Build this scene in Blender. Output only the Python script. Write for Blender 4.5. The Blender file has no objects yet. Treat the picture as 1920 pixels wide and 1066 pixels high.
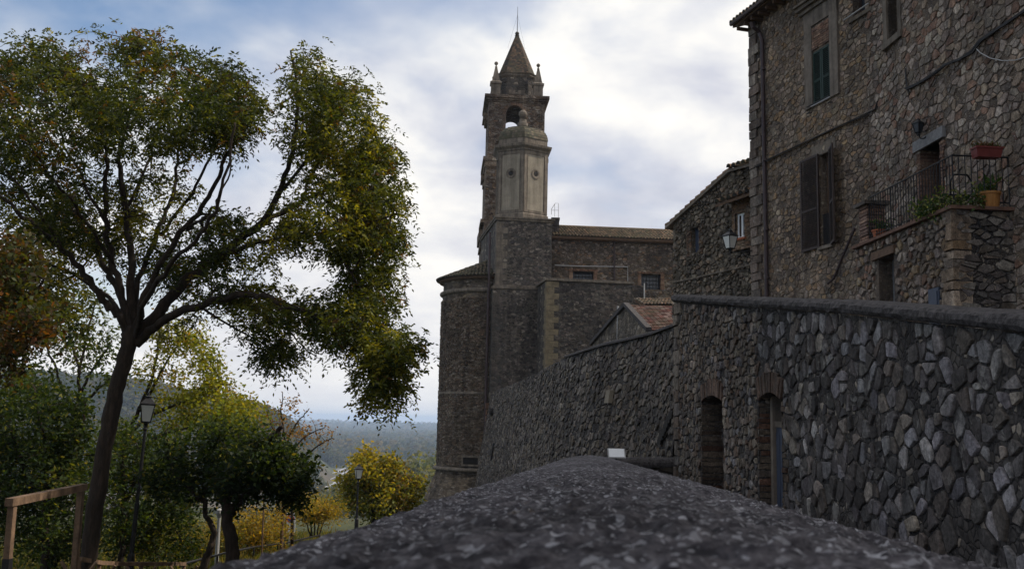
import bpy, math, random
import numpy as np
from mathutils import Vector, Matrix, noise
R_ = math.radians
sc = bpy.context.scene
COL = sc.collection
V3 = Vector
# ------------------------------------------------------------------ camera
F, PITCH, ROLL = 1850.0, R_(7.91), R_(1.26)
RM = Matrix.Rotation(R_(90) + PITCH, 3, 'X') @ Matrix.Rotation(ROLL, 3, 'Z')
cam_d = bpy.data.cameras.new('camera')
cam = bpy.data.objects.new('camera', cam_d); COL.objects.link(cam)
cam.matrix_world = RM.to_4x4()
cam_d.sensor_width = 36.0; cam_d.lens = 36.0 * F / 1920.0
cam_d.clip_start = 0.05; cam_d.clip_end = 40000
cam_d.dof.use_dof = True; cam_d.dof.focus_distance = 35.0; cam_d.dof.aperture_fstop = 13.0
sc.camera = cam
# ------------------------------------------------------------------ sky, sun, exposure
SUN_AZ, SUN_EL = 78.0, 47.0           # azimuth clockwise from the view axis
EXPO = 0.20
w = bpy.data.worlds.new('World'); sc.world = w; w.use_nodes = True
nt = w.node_tree; nt.nodes.clear()
def nn(t, kind, **kw):
    n = t.nodes.new(kind)
    for k, v in kw.items():
        if k.startswith('i_'):
            key = k[2:]
            n.inputs[int(key) if key.isdigit() else key].default_value = v
        else: setattr(n, k, v)
    return n
def math_n(t, op, a, b=None, c=None, clamp=False):
    n = t.nodes.new('ShaderNodeMath'); n.operation = op; n.use_clamp = clamp
    for i, x in enumerate((a, b, c)):
        if x is None: continue
        if isinstance(x, (int, float)): n.inputs[i].default_value = x
        else: t.links.new(x, n.inputs[i])
    return n.outputs[0]
def mixc(t, fac, a, b, mode='MIX'):
    n = t.nodes.new('ShaderNodeMixRGB'); n.blend_type = mode
    for i, x in enumerate((fac, a, b)):
        if isinstance(x, (int, float)): n.inputs[i].default_value = x
        elif isinstance(x, tuple): n.inputs[i].default_value = (*x, 1) if len(x) == 3 else x
        else: t.links.new(x, n.inputs[i])
    return n.outputs[0]
def ramp(t, fac, pts, interp='LINEAR'):
    n = t.nodes.new('ShaderNodeValToRGB'); n.color_ramp.interpolation = interp
    el = n.color_ramp.elements
    while len(el) < len(pts): el.new(0.5)
    for e, (p, c) in zip(el, pts):
        e.position = p; e.color = (c, c, c, 1) if isinstance(c, (int, float)) else (*c, 1)
    t.links.new(fac, n.inputs[0]); return n.outputs[0]
def noise_n(t, vec, scale, detail=4, rough=0.55, dist=0.0):
    n = nn(t, 'ShaderNodeTexNoise'); n.inputs['Scale'].default_value = scale
    n.inputs['Detail'].default_value = detail; n.inputs['Roughness'].default_value = rough
    n.inputs['Distortion'].default_value = dist
    if vec is not None: t.links.new(vec, n.inputs['Vector'])
    return n.outputs[0]
sky = nn(nt, 'ShaderNodeTexSky'); sky.sky_type = 'NISHITA'; sky.sun_disc = False
sky.sun_elevation = R_(SUN_EL); sky.sun_rotation = R_(SUN_AZ)
sky.air_density = 1.0; sky.dust_density = 1.2; sky.ozone_density = 1.5
SKY_STR = 0.13
tc = nn(nt, 'ShaderNodeTexCoord'); sep = nn(nt, 'ShaderNodeSeparateXYZ'); nt.links.new(tc.outputs['Generated'], sep.inputs[0])
X, Y, Z = sep.outputs
zz = math_n(nt, 'ADD', math_n(nt, 'MAXIMUM', Z, 0.0), 0.30)
cu = math_n(nt, 'DIVIDE', X, zz); cv = math_n(nt, 'DIVIDE', Y, zz)
cmb = nn(nt, 'ShaderNodeCombineXYZ'); nt.links.new(cu, cmb.inputs[0]); nt.links.new(cv, cmb.inputs[1])
cmb.inputs[2].default_value = 3.7
n1 = noise_n(nt, cmb.outputs[0], 1.6, 5, 0.5, 0.12)
n2 = noise_n(nt, cmb.outputs[0], 3.6, 5, 0.52, 0.18)
# coverage grows right and towards the horizon; unseen cloud added overhead for neutral light
cover = math_n(nt, 'ADD', math_n(nt, 'ADD', math_n(nt, 'MULTIPLY', X, 0.42), 0.05), math_n(nt, 'ADD', math_n(nt, 'MULTIPLY', Z, -0.62), math_n(nt, 'MULTIPLY', math_n(nt, 'MAXIMUM', math_n(nt, 'SUBTRACT', Z, 0.42), 0.0), 2.6)))
dens = math_n(nt, 'ADD', math_n(nt, 'ADD', n1, math_n(nt, 'MULTIPLY', n2, 0.25)), cover)
mask0 = ramp(nt, dens, [(0.24, 0.0), (0.36, 0.45), (0.46, 0.88), (0.54, 1.0)])
veil = math_n(nt, 'ADD', math_n(nt, 'MULTIPLY', X, 1.3), 0.42, clamp=True)
mask = math_n(nt, 'MAXIMUM', mask0, math_n(nt, 'MULTIPLY', veil, 0.66))
shade = math_n(nt, 'ADD', math_n(nt, 'MULTIPLY', n2, 0.9), math_n(nt, 'MULTIPLY', n1, 0.5))
cloud = ramp(nt, shade, [(0.52, (0.50, 0.515, 0.60)), (0.63, (0.63, 0.64, 0.70)), (0.73, (0.78, 0.78, 0.79)), (0.85, (0.98, 0.95, 0.89))])
skyc = mixc(nt, 1.0, sky.outputs[0], (SKY_STR, SKY_STR, SKY_STR), 'MULTIPLY')
final = mixc(nt, mask, skyc, cloud)
low = math_n(nt, 'MULTIPLY', math_n(nt, 'SUBTRACT', 1.0, math_n(nt, 'DIVIDE', math_n(nt, 'ABSOLUTE', Z), 0.26), clamp=True), 0.75)
final = mixc(nt, low, final, (0.80, 0.79, 0.79))   # thin veil thickening to the horizon
bg = nn(nt, 'ShaderNodeBackground'); bg.inputs[1].default_value = 1.0
nt.links.new(final, bg.inputs[0])
wo = nn(nt, 'ShaderNodeOutputWorld'); nt.links.new(bg.outputs[0], wo.inputs[0])
az, el = R_(SUN_AZ), R_(SUN_EL)
sdir = V3((math.sin(az) * math.cos(el), math.cos(az) * math.cos(el), math.sin(el)))
sd = bpy.data.lights.new('sun', 'SUN'); sd.energy = 4.4; sd.angle = R_(0.8); sd.color = (1.0, 0.90, 0.76)
sun = bpy.data.objects.new('sun', sd); COL.objects.link(sun)
sun.rotation_euler = sdir.to_track_quat('Z', 'Y').to_euler()
sc.view_settings.view_transform = 'Standard'; sc.view_settings.look = 'None'
sc.view_settings.exposure = EXPO; sc.view_settings.gamma = 1.0
sc.cycles.use_denoising = True
sc.cycles.max_bounces = 8; sc.cycles.diffuse_bounces = 3; sc.cycles.transparent_max_bounces = 8
sc.cycles.volume_bounces = 1
# ------------------------------------------------------------------ pixel -> world
def ray(px, py):
    d = RM @ V3(((px - 960) / F, (533 - py) / F, -1.0)); return d / d.y
def at(px, py, Yd): return ray(px, py) * Yd
def xat(px, py, Yd): return at(px, py, Yd)
class Frame:
    """A vertical plane: U to the right as seen from the street, V up, N out of the wall."""
    def __init__(s, ox, oy, ux, uy):
        l = math.hypot(ux, uy); s.O = V3((ox, oy, 0)); s.U = V3((ux / l, uy / l, 0)); s.V = V3((0, 0, 1))
        s.N = V3((s.U.y, -s.U.x, 0))
    def p(s, u, v, d=0.0): return s.O + s.U * u + s.V * v + s.N * d
    def uv(s, px, py, d=0.0):
        r = ray(px, py); P = s.O + s.N * d
        q = r * (P.dot(s.N) / r.dot(s.N)) - s.O
        return q.dot(s.U), q.z
    def shifted(s, u, v, d):
        q = s.p(u, v, d); f = Frame(q.x, q.y, s.U.x, s.U.y); return f
# ------------------------------------------------------------------ mesh builder
BASE = {}
class MB:
    def __init__(s): s.v = []; s.f = []; s.m = []; s.c = []
    def face(s, pts, m=0, c=None):
        i = len(s.v); s.v.extend([tuple(p) for p in pts]); s.f.append(tuple(range(i, i + len(pts)))); s.m.append(m); s.c.append(c)
    def mesh(s, pts, faces, m=0, c=None):
        i = len(s.v); s.v.extend([tuple(p) for p in pts])
        for fc in faces: s.f.append(tuple(i + k for k in fc)); s.m.append(m); s.c.append(c)
    def hexa(s, p, m=0, c=None):   # 8 points: bottom 4 ccw, top 4 ccw
        s.mesh(p, [(3, 2, 1, 0), (4, 5, 6, 7), (0, 1, 5, 4), (1, 2, 6, 5), (2, 3, 7, 6), (3, 0, 4, 7)], m, c)
    def fb(s, fr, u0, u1, v0, v1, d0, d1, m=0, c=None, jit=0.0, rng=random):
        P = [fr.p(u0, v0, d1), fr.p(u1, v0, d1), fr.p(u1, v0, d0), fr.p(u0, v0, d0),
             fr.p(u0, v1, d1), fr.p(u1, v1, d1), fr.p(u1, v1, d0), fr.p(u0, v1, d0)]
        if jit: P = [q + V3((rng.uniform(-jit, jit), rng.uniform(-jit, jit), rng.uniform(-jit, jit))) for q in P]
        s.hexa(P, m, c)
    def box(s, c, sx, sy, sz, m=0, col=None, rot=0.0):
        cr, sr = math.cos(rot), math.sin(rot); P = []
        for z in (-.5, .5):
            for x, y in ((-.5, -.5), (.5, -.5), (.5, .5), (-.5, .5)):
                P.append(V3((c[0] + x * sx * cr - y * sy * sr, c[1] + x * sx * sr + y * sy * cr, c[2] + z * sz)))
        s.hexa(P, m, col)
    def tube(s, path, rad, sides=6, m=0, c=None, cap=True):
        path = [V3(p) for p in path]; n = len(path)
        if isinstance(rad, (int, float)): rad = [rad] * n
        prev = None; i0 = len(s.v)
        for k, p in enumerate(path):
            t = (path[min(k + 1, n - 1)] - path[max(k - 1, 0)])
            if t.length < 1e-9: t = V3((0, 0, 1))
            t.normalize()
            if prev is None: a = t.orthogonal().normalized()
            else:
                a = prev - t * prev.dot(t)
                a = a.normalized() if a.length > 1e-6 else t.orthogonal().normalized()
            prev = a; b = t.cross(a)
            for j in range(sides):
                th = 2 * math.pi * j / sides
                s.v.append(tuple(p + (a * math.cos(th) + b * math.sin(th)) * rad[k]))
        for k in range(n - 1):
            for j in range(sides):
                q = i0 + k * sides; j2 = (j + 1) % sides
                s.f.append((q + j, q + j2, q + sides + j2, q + sides + j)); s.m.append(m); s.c.append(c)
        if cap:
            s.f.append(tuple(i0 + j for j in reversed(range(sides)))); s.m.append(m); s.c.append(c)
            s.f.append(tuple(i0 + (n - 1) * sides + j for j in range(sides))); s.m.append(m); s.c.append(c)
    def bar(s, a, b, r, m=0, sides=6, c=None): s.tube([a, b], r, sides, m, c)
    def lathe(s, c, prof, sides=16, m=0, col=None, rot=0.0, a0=0.0, a1=2 * math.pi):
        full = abs(a1 - a0 - 2 * math.pi) < 1e-6; ns = sides if full else sides + 1; i0 = len(s.v)
        for r, z in prof:
            for j in range(ns):
                th = a0 + rot + (a1 - a0) * j / sides
                s.v.append((c[0] + r * math.cos(th), c[1] + r * math.sin(th), c[2] + z))
        for k in range(len(prof) - 1):
            for j in range(sides):
                j2 = (j + 1) % ns
                s.f.append((i0 + k * ns + j, i0 + k * ns + j2, i0 + (k + 1) * ns + j2, i0 + (k + 1) * ns + j)); s.m.append(m); s.c.append(col)
        if full and prof[-1][0] > 1e-4:
            s.f.append(tuple(i0 + (len(prof) - 1) * ns + j for j in range(sides))); s.m.append(m); s.c.append(col)
        if full and prof[0][0] > 1e-4:
            s.f.append(tuple(i0 + j for j in reversed(range(sides)))); s.m.append(m); s.c.append(col)
    def sphere(s, c, r, m=0, seg=10, sz=1.0, col=None):
        s.lathe(c, [(max(1e-5, r * math.sin(math.pi * k / 7)), -r * sz * math.cos(math.pi * k / 7)) for k in range(8)], seg, m, col)
    def loft(s, rings, m=0, c=None, cap=True):
        n = len(rings[0]); i0 = len(s.v)
        for rg in rings: s.v.extend([tuple(p) for p in rg])
        for k in range(len(rings) - 1):
            for j in range(n):
                j2 = (j + 1) % n
                s.f.append((i0 + k * n + j, i0 + k * n + j2, i0 + (k + 1) * n + j2, i0 + (k + 1) * n + j)); s.m.append(m); s.c.append(c)
        if cap:
            s.f.append(tuple(i0 + j for j in reversed(range(n)))); s.m.append(m); s.c.append(c)
            q = i0 + (len(rings) - 1) * n
            s.f.append(tuple(q + j for j in range(n))); s.m.append(m); s.c.append(c)
    def build(s, name, mats, parent=None, smooth=False):
        if not isinstance(mats, (list, tuple)): mats = [mats]
        off = V3((0, 0, 0)); q = parent
        while q is not None: off += BASE.get(q.name, V3((0, 0, 0))); q = q.parent
        me = bpy.data.meshes.new(name)
        vs = [(a - off.x, b - off.y, c - off.z) for a, b, c in s.v]
        me.from_pydata(vs, [], s.f); 
        for mt in mats: me.materials.append(mt)
        me.polygons.foreach_set('material_index', s.m)
        if smooth: me.polygons.foreach_set('use_smooth', [True] * len(s.f))
        if any(c is not None for c in s.c):
            at_ = me.attributes.new('col', 'FLOAT_COLOR', 'FACE')
            arr = np.empty((len(s.f), 4), np.float32); arr[:, 3] = 1
            arr[:, :3] = [(c if c is not None else (.3, .3, .3)) for c in s.c]
            at_.data.foreach_set('color', arr.ravel())
        me.update()
        o = bpy.data.objects.new(name, me); COL.objects.link(o)
        if parent is not None: o.parent = parent
        return o
def tag(o, label=None, cat=None, group=None, kind=None):
    if label: o['label'] = label
    if cat: o['category'] = cat
    if group: o['group'] = group
    if kind: o['kind'] = kind
    return o
def thing(name, label, cat, loc=(0, 0, 0), group=None, rz=0.0):
    o = bpy.data.objects.new(name, None); COL.objects.link(o); o.location = loc; o.rotation_euler = (0, 0, rz)
    o.empty_display_size = 0.2
    BASE[o.name] = V3(loc)
    return tag(o, label, cat, group)
def copy_tree(o, parent=None):
    c = o.copy(); COL.objects.link(c)
    if parent is not None: c.parent = parent
    for ch in [q for q in bpy.data.objects if q.parent == o]: copy_tree(ch, c)
    return c
# ------------------------------------------------------------------ materials
def new_mat(name):
    m = bpy.data.materials.new(name); m.use_nodes = True; t = m.node_tree; t.nodes.clear()
    out = nn(t, 'ShaderNodeOutputMaterial'); b = nn(t, 'ShaderNodeBsdfPrincipled'); t.links.new(b.outputs[0], out.inputs[0])
    b.inputs['Specular IOR Level'].default_value = 0.25
    return m, t, b, out
def bump(t, b, h, strength=0.5, dist=0.02):
    n = nn(t, 'ShaderNodeBump'); n.inputs['Strength'].default_value = strength; n.inputs['Distance'].default_value = dist
    t.links.new(h, n.inputs['Height']); t.links.new(n.outputs[0], b.inputs['Normal'])
def objvec(t, scale=(1, 1, 1)):
    tcn = nn(t, 'ShaderNodeTexCoord'); mp = nn(t, 'ShaderNodeMapping'); mp.inputs['Scale'].default_value = scale
    t.links.new(tcn.outputs['Object'], mp.inputs[0]); return mp.outputs[0]
def flat_mat(name, col, rough=0.7, var=0.25, scale=6.0, bmp=0.2, metal=0.0, spec=0.25, streak=0.0):
    m, t, b, o = new_mat(name); v = objvec(t)
    n = noise_n(t, v, scale, 6, 0.65); n2_ = noise_n(t, v, scale * 7, 3, 0.6)
    f = math_n(t, 'ADD', math_n(t, 'MULTIPLY', n, 0.7), math_n(t, 'MULTIPLY', n2_, 0.3))
    lo = tuple(c * (1 - var) for c in col); hi = tuple(min(1, c * (1 + var)) for c in col)
    c = ramp(t, f, [(0.35, lo), (0.65, hi)])
    if streak: c = mixc(t, 1.0, c, ramp(t, noise_n(t, objvec(t, (3.2, 3.2, .25)), 1.4, 6, .65), [(.36, 1 - streak), (.6, 1.05)]), 'MULTIPLY')
    t.links.new(c, b.inputs['Base Color'])
    b.inputs['Roughness'].default_value = rough; b.inputs['Metallic'].default_value = metal
    b.inputs['Specular IOR Level'].default_value = spec
    if bmp: bump(t, b, f, bmp, 0.01)
    return m
def attr_stone(name, fine=38.0, stain=0.6, bmp=0.55, dist=0.012, lich=0.0, tint=(1, 1, 1)):
    """Stones whose own colour comes with the mesh, broken up by grain, stains and lichen."""
    m, t, b, o = new_mat(name); v = objvec(t)
    a = nn(t, 'ShaderNodeAttribute'); a.attribute_name = 'col'
    g = noise_n(t, v, fine, 5, 0.7); g2 = noise_n(t, v, fine * 0.28, 4, 0.6); big = noise_n(t, v, stain, 5, 0.6)
    c = mixc(t, 1.0, a.outputs['Color'], ramp(t, g, [(0.32, 0.42), (0.68, 1.5)]), 'MULTIPLY')
    c = mixc(t, 1.0, c, ramp(t, g2, [(0.32, 0.55), (0.68, 1.3)]), 'MULTIPLY')
    c = mixc(t, 1.0, c, ramp(t, big, [(0.35, tuple(x * .6 for x in tint)), (0.6, tuple(x * 1.06 for x in tint))]), 'MULTIPLY')
    vs_ = objvec(t, (1.7, 1.7, .16)); c = mixc(t, 1.0, c, ramp(t, noise_n(t, vs_, 1.6, 5, .62), [(.36, (.62, .60, .60)), (.58, (1.06, 1.05, 1.03))]), 'MULTIPLY')
    if lich:
        lk = ramp(t, noise_n(t, v, 5.5, 6, 0.7, 0.4), [(0.58, 0.0), (0.66, lich)])
        c = mixc(t, lk, c, (0.40, 0.39, 0.36))
    t.links.new(c, b.inputs['Base Color']); b.inputs['Roughness'].default_value = 0.9
    h = math_n(t, 'ADD', g, math_n(t, 'MULTIPLY', g2, 1.5)); bump(t, b, h, bmp, dist)
    return m
def rubble_mat(name, size=(0.30, 0.30, 0.19), pal=((.08, .065, .049), (.135, .108, .082), (.19, .158, .12), (.10, .088, .08)), mortar=(.09, .075, .06), bmp=0.9, stain=0.35, dist=0.05):
    """Far rubble masonry: cells with their own colour, mortar joints and stains of weather."""
    m, t, b, o = new_mat(name)
    v0 = objvec(t); v = objvec(t, tuple(1.0 / q for q in size))
    wv = nn(t, 'ShaderNodeTexNoise'); wv.inputs['Scale'].default_value = 1.3; t.links.new(v, wv.inputs['Vector'])
    vv = nn(t, 'ShaderNodeMixRGB'); vv.blend_type = 'ADD'; vv.inputs[0].default_value = 0.35
    t.links.new(v, vv.inputs[1]); t.links.new(wv.outputs['Color'], vv.inputs[2])
    vo = nn(t, 'ShaderNodeTexVoronoi'); t.links.new(vv.outputs[0], vo.inputs['Vector']); vo.inputs['Scale'].default_value = 1.0
    ve = nn(t, 'ShaderNodeTexVoronoi'); ve.feature = 'DISTANCE_TO_EDGE'; t.links.new(vv.outputs[0], ve.inputs['Vector']); ve.inputs['Scale'].default_value = 1.0
    sp = nn(t, 'ShaderNodeSeparateColor'); t.links.new(vo.outputs['Color'], sp.inputs[0])
    k = len(pal); c = ramp(t, sp.outputs[0], [(0.1 + 0.8 * i / (k - 1), p) for i, p in enumerate(pal)])
    # a few pale stones
    pale = ramp(t, sp.outputs[1], [(0.90, 0.0), (0.94, 0.7)])
    c = mixc(t, pale, c, (.36, .33, .29))
    g = noise_n(t, v0, 14, 5, 0.7)
    c = mixc(t, 1.0, c, ramp(t, g, [(0.3, 0.55), (0.7, 1.35)]), 'MULTIPLY')
    jn = ramp(t, ve.outputs['Distance'], [(0.02, 1.0), (0.11, 0.0)])
    c = mixc(t, jn, c, mortar)
    big = noise_n(t, v0, stain, 6, 0.62)
    c = mixc(t, 1.0, c, ramp(t, big, [(0.36, (0.55, 0.55, 0.58)), (0.62, (1.15, 1.10, 1.02))]), 'MULTIPLY')
    vs_ = objvec(t, (1.0, 1.0, .12)); c = mixc(t, 1.0, c, ramp(t, noise_n(t, vs_, 1.3, 5, .62), [(.36, (.58, .56, .56)), (.58, (1.1, 1.07, 1.03))]), 'MULTIPLY')
    t.links.new(c, b.inputs['Base Color']); b.inputs['Roughness'].default_value = 0.92
    h = math_n(t, 'ADD', ramp(t, ve.outputs['Distance'], [(0.0, 0.0), (0.16, 0.8), (0.5, 1.0)]), math_n(t, 'MULTIPLY', g, 0.5))
    bump(t, b, h, bmp, dist)
    return m
def leaf_mat(name, trans=0.46, rough=0.55):
    m, t, b, o = new_mat(name)
    a = nn(t, 'ShaderNodeAttribute'); a.attribute_name = 'col'
    t.links.new(a.outputs['Color'], b.inputs['Base Color']); b.inputs['Roughness'].default_value = rough
    b.inputs['Specular IOR Level'].default_value = 0.14
    tr = nn(t, 'ShaderNodeBsdfTranslucent')
    c2 = mixc(t, 1.0, a.outputs['Color'], (2.3, 1.9, 0.45), 'MULTIPLY'); t.links.new(c2, tr.inputs[0])
    mx = nn(t, 'ShaderNodeMixShader'); mx.inputs[0].default_value = trans
    t.links.new(b.outputs[0], mx.inputs[1]); t.links.new(tr.outputs[0], mx.inputs[2]); t.links.new(mx.outputs[0], o.inputs[0])
    return m
def bark_mat(name, col=(.032, .023, .017)):
    m, t, b, o = new_mat(name); v = objvec(t, (1, 1, 0.22))
    n = noise_n(t, v, 22, 6, 0.7); n2_ = noise_n(t, v, 5, 4, 0.6)
    c = ramp(t, math_n(t, 'ADD', math_n(t, 'MULTIPLY', n, 0.6), math_n(t, 'MULTIPLY', n2_, 0.4)), [(0.32, tuple(x * .3 for x in col)), (0.5, tuple(x * .75 for x in col)), (0.7, tuple(x * 1.8 for x in col))])
    t.links.new(c, b.inputs['Base Color']); b.inputs['Roughness'].default_value = 0.95
    bump(t, b, n, 0.9, 0.03); return m
def glass_mat(name, col=(.03, .035, .045)):
    m, t, b, o = new_mat(name); b.inputs['Base Color'].default_value = (*col, 1); b.inputs['Roughness'].default_value = 0.08
    b.inputs['Specular IOR Level'].default_value = 0.5; return m
def tile_mat(name):
    m, t, b, o = new_mat(name); v = objvec(t)
    a = nn(t, 'ShaderNodeAttribute'); a.attribute_name = 'col'
    g = noise_n(t, v, 9, 6, 0.7); big = noise_n(t, v, 0.9, 5, 0.65)
    c = mixc(t, 1.0, a.outputs['Color'], ramp(t, g, [(0.3, 0.5), (0.7, 1.3)]), 'MULTIPLY')
    c = mixc(t, ramp(t, big, [(0.45, 0.0), (0.65, 0.65)]), c, (.075, .07, .04))
    t.links.new(c, b.inputs['Base Color']); b.inputs['Roughness'].default_value = 0.9; bump(t, b, g, 0.6, 0.02); return m
M = {}
M['stone'] = attr_stone('rubble_stone', lich=0.3, tint=(.92, .865, .835))
M['dark_stone'] = attr_stone('dark_rubble_stone', lich=0.35, tint=(.76, .73, .73))
M['grey_stone'] = attr_stone('grey_rubble_stone', fine=30, lich=0.35, bmp=0.7, tint=(.78, .77, .81))
M['mortar'] = rubble_mat('lime_mortar_rubble', (.085, .085, .06), ((.11, .088, .072), (.15, .125, .102), (.19, .158, .126), (.135, .118, .105)), (.12, .10, .085), .9, .5, .015)
M['grey_mortar'] = rubble_mat('grey_mortar_rubble', (.07, .07, .07), ((.045, .043, .045), (.07, .067, .068), (.10, .096, .095), (.06, .056, .054)), (.052, .05, .052), 1.0, .5, .02)
M['church'] = rubble_mat('church_rubble')
M['church_grey'] = rubble_mat('church_grey_rubble', (0.34, 0.34, 0.2), ((.06, .055, .052), (.10, .09, .085), (.14, .125, .11), (.08, .08, .082)), (.085, .08, .075))
M['apse'] = rubble_mat('apse_rubble', (0.30, 0.30, 0.13), ((.07, .058, .045), (.14, .115, .09), (.20, .17, .13), (.15, .135, .12)), (.10, .085, .068), stain=0.5)
M['bell'] = rubble_mat('bell_tower_rubble', (0.36, 0.36, 0.2), ((.11, .08, .06), (.17, .13, .10), (.24, .2, .165), (.2, .17, .15)), (.15, .12, .095))
M['mossy'] = rubble_mat('mossy_rubble', (0.24, 0.24, 0.2), ((.075, .067, .055), (.13, .116, .096), (.22, .195, .165), (.14, .125, .11)), (.095, .085, .07), stain=0.7)
M['brown_rubble'] = rubble_mat('brown_rubble', (0.26, 0.26, 0.16), ((.16, .10, .065), (.22, .15, .10), (.25, .19, .14)), (.14, .11, .08))
M['dressed'] = flat_mat('dressed_stone', (.155, .13, .105), 0.9, 0.4, 2.2, 0.6, streak=.45)
M['warm_quoin'] = flat_mat('warm_quoin_stone', (.155, .125, .082), 0.9, 0.45, 1.6, 0.6)
M['plaster'] = flat_mat('weathered_plaster', (.22, .194, .155), 0.92, 0.25, 1.1, 0.3, streak=.25)
M['old_plaster'] = flat_mat('old_plaster', (.14, .118, .098), 0.92, 0.4, 1.7, 0.4, streak=.4)
M['concrete'] = flat_mat('concrete', (.16, .16, .165), 0.95, 0.3, 12, 0.6)
M['coping'] = flat_mat('wall_coping', (.050, .046, .047), 0.95, 0.9, 22, 1.0)
M['ledge'] = flat_mat('old_clay_ledge', (.13, .075, .055), 0.9, 0.4, 7, 0.4)
M['jamb'] = attr_stone('dark_jamb_brick', fine=40, bmp=.5, tint=(.48, .44, .43))
M['brick'] = attr_stone('old_brick', fine=50, bmp=0.4)
M['tile'] = tile_mat('roof_tile')
M['iron'] = flat_mat('black_iron', (.018, .018, .02), 0.5, 0.3, 20, 0.1, 0.3)
M['pipe'] = flat_mat('brown_pipe', (.05, .035, .036), 0.45, 0.25, 4, 0.1, 0.2)
M['zinc'] = flat_mat('pale_pipe', (.30, .30, .30), 0.5, 0.2, 6, 0.1)
M['green_paint'] = flat_mat('dark_green_paint', (.014, .030, .022), 0.6, 0.3, 9, 0.15)
M['brown_paint'] = flat_mat('dark_brown_paint', (.035, .022, .018), 0.6, 0.35, 9, 0.2)
M['blue_paint'] = flat_mat('grey_blue_paint', (.045, .056, .085), 0.55, 0.2, 8, 0.1)
M['wood'] = flat_mat('raw_timber', (.155, .10, .064), 0.8, 0.45, 5, 0.5, streak=.5)
M['dark_wood'] = flat_mat('old_timber', (.10, .062, .04), 0.85, 0.4, 6, 0.5)
M['white'] = flat_mat('white_enamel', (.74, .76, .78), 0.5, 0.06, 5, 0.0)
M['red'] = flat_mat('red_paint', (.55, .03, .03), 0.5, 0.1, 5, 0.0)
M['glass'] = glass_mat('window_glass')
M['frost'] = flat_mat('lamp_glass', (.55, .56, .54), 0.25, 0.08, 5, 0.0, 0.0, 0.5)
M['terracotta'] = flat_mat('terracotta', (.30, .10, .05), 0.85, 0.25, 12, 0.3)
M['red_plastic'] = flat_mat('red_planter', (.15, .034, .030), 0.6, 0.2, 8, 0.1)
M['gold_pot'] = flat_mat('ochre_pot', (.32, .15, .045), 0.7, 0.3, 8, 0.2)
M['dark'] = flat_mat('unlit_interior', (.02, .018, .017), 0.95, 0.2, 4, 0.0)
M['curtain'] = flat_mat('grey_curtain', (.22, .22, .21), 0.9, 0.2, 3, 0.2)
M['leaf'] = leaf_mat('leaf')
M['bark'] = bark_mat('bark'); M['bark_pale'] = bark_mat('pale_bark', (.10, .08, .06))
M['cable'] = flat_mat('black_cable', (.025, .024, .025), 0.7, 0.2, 9, 0.0)
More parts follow.
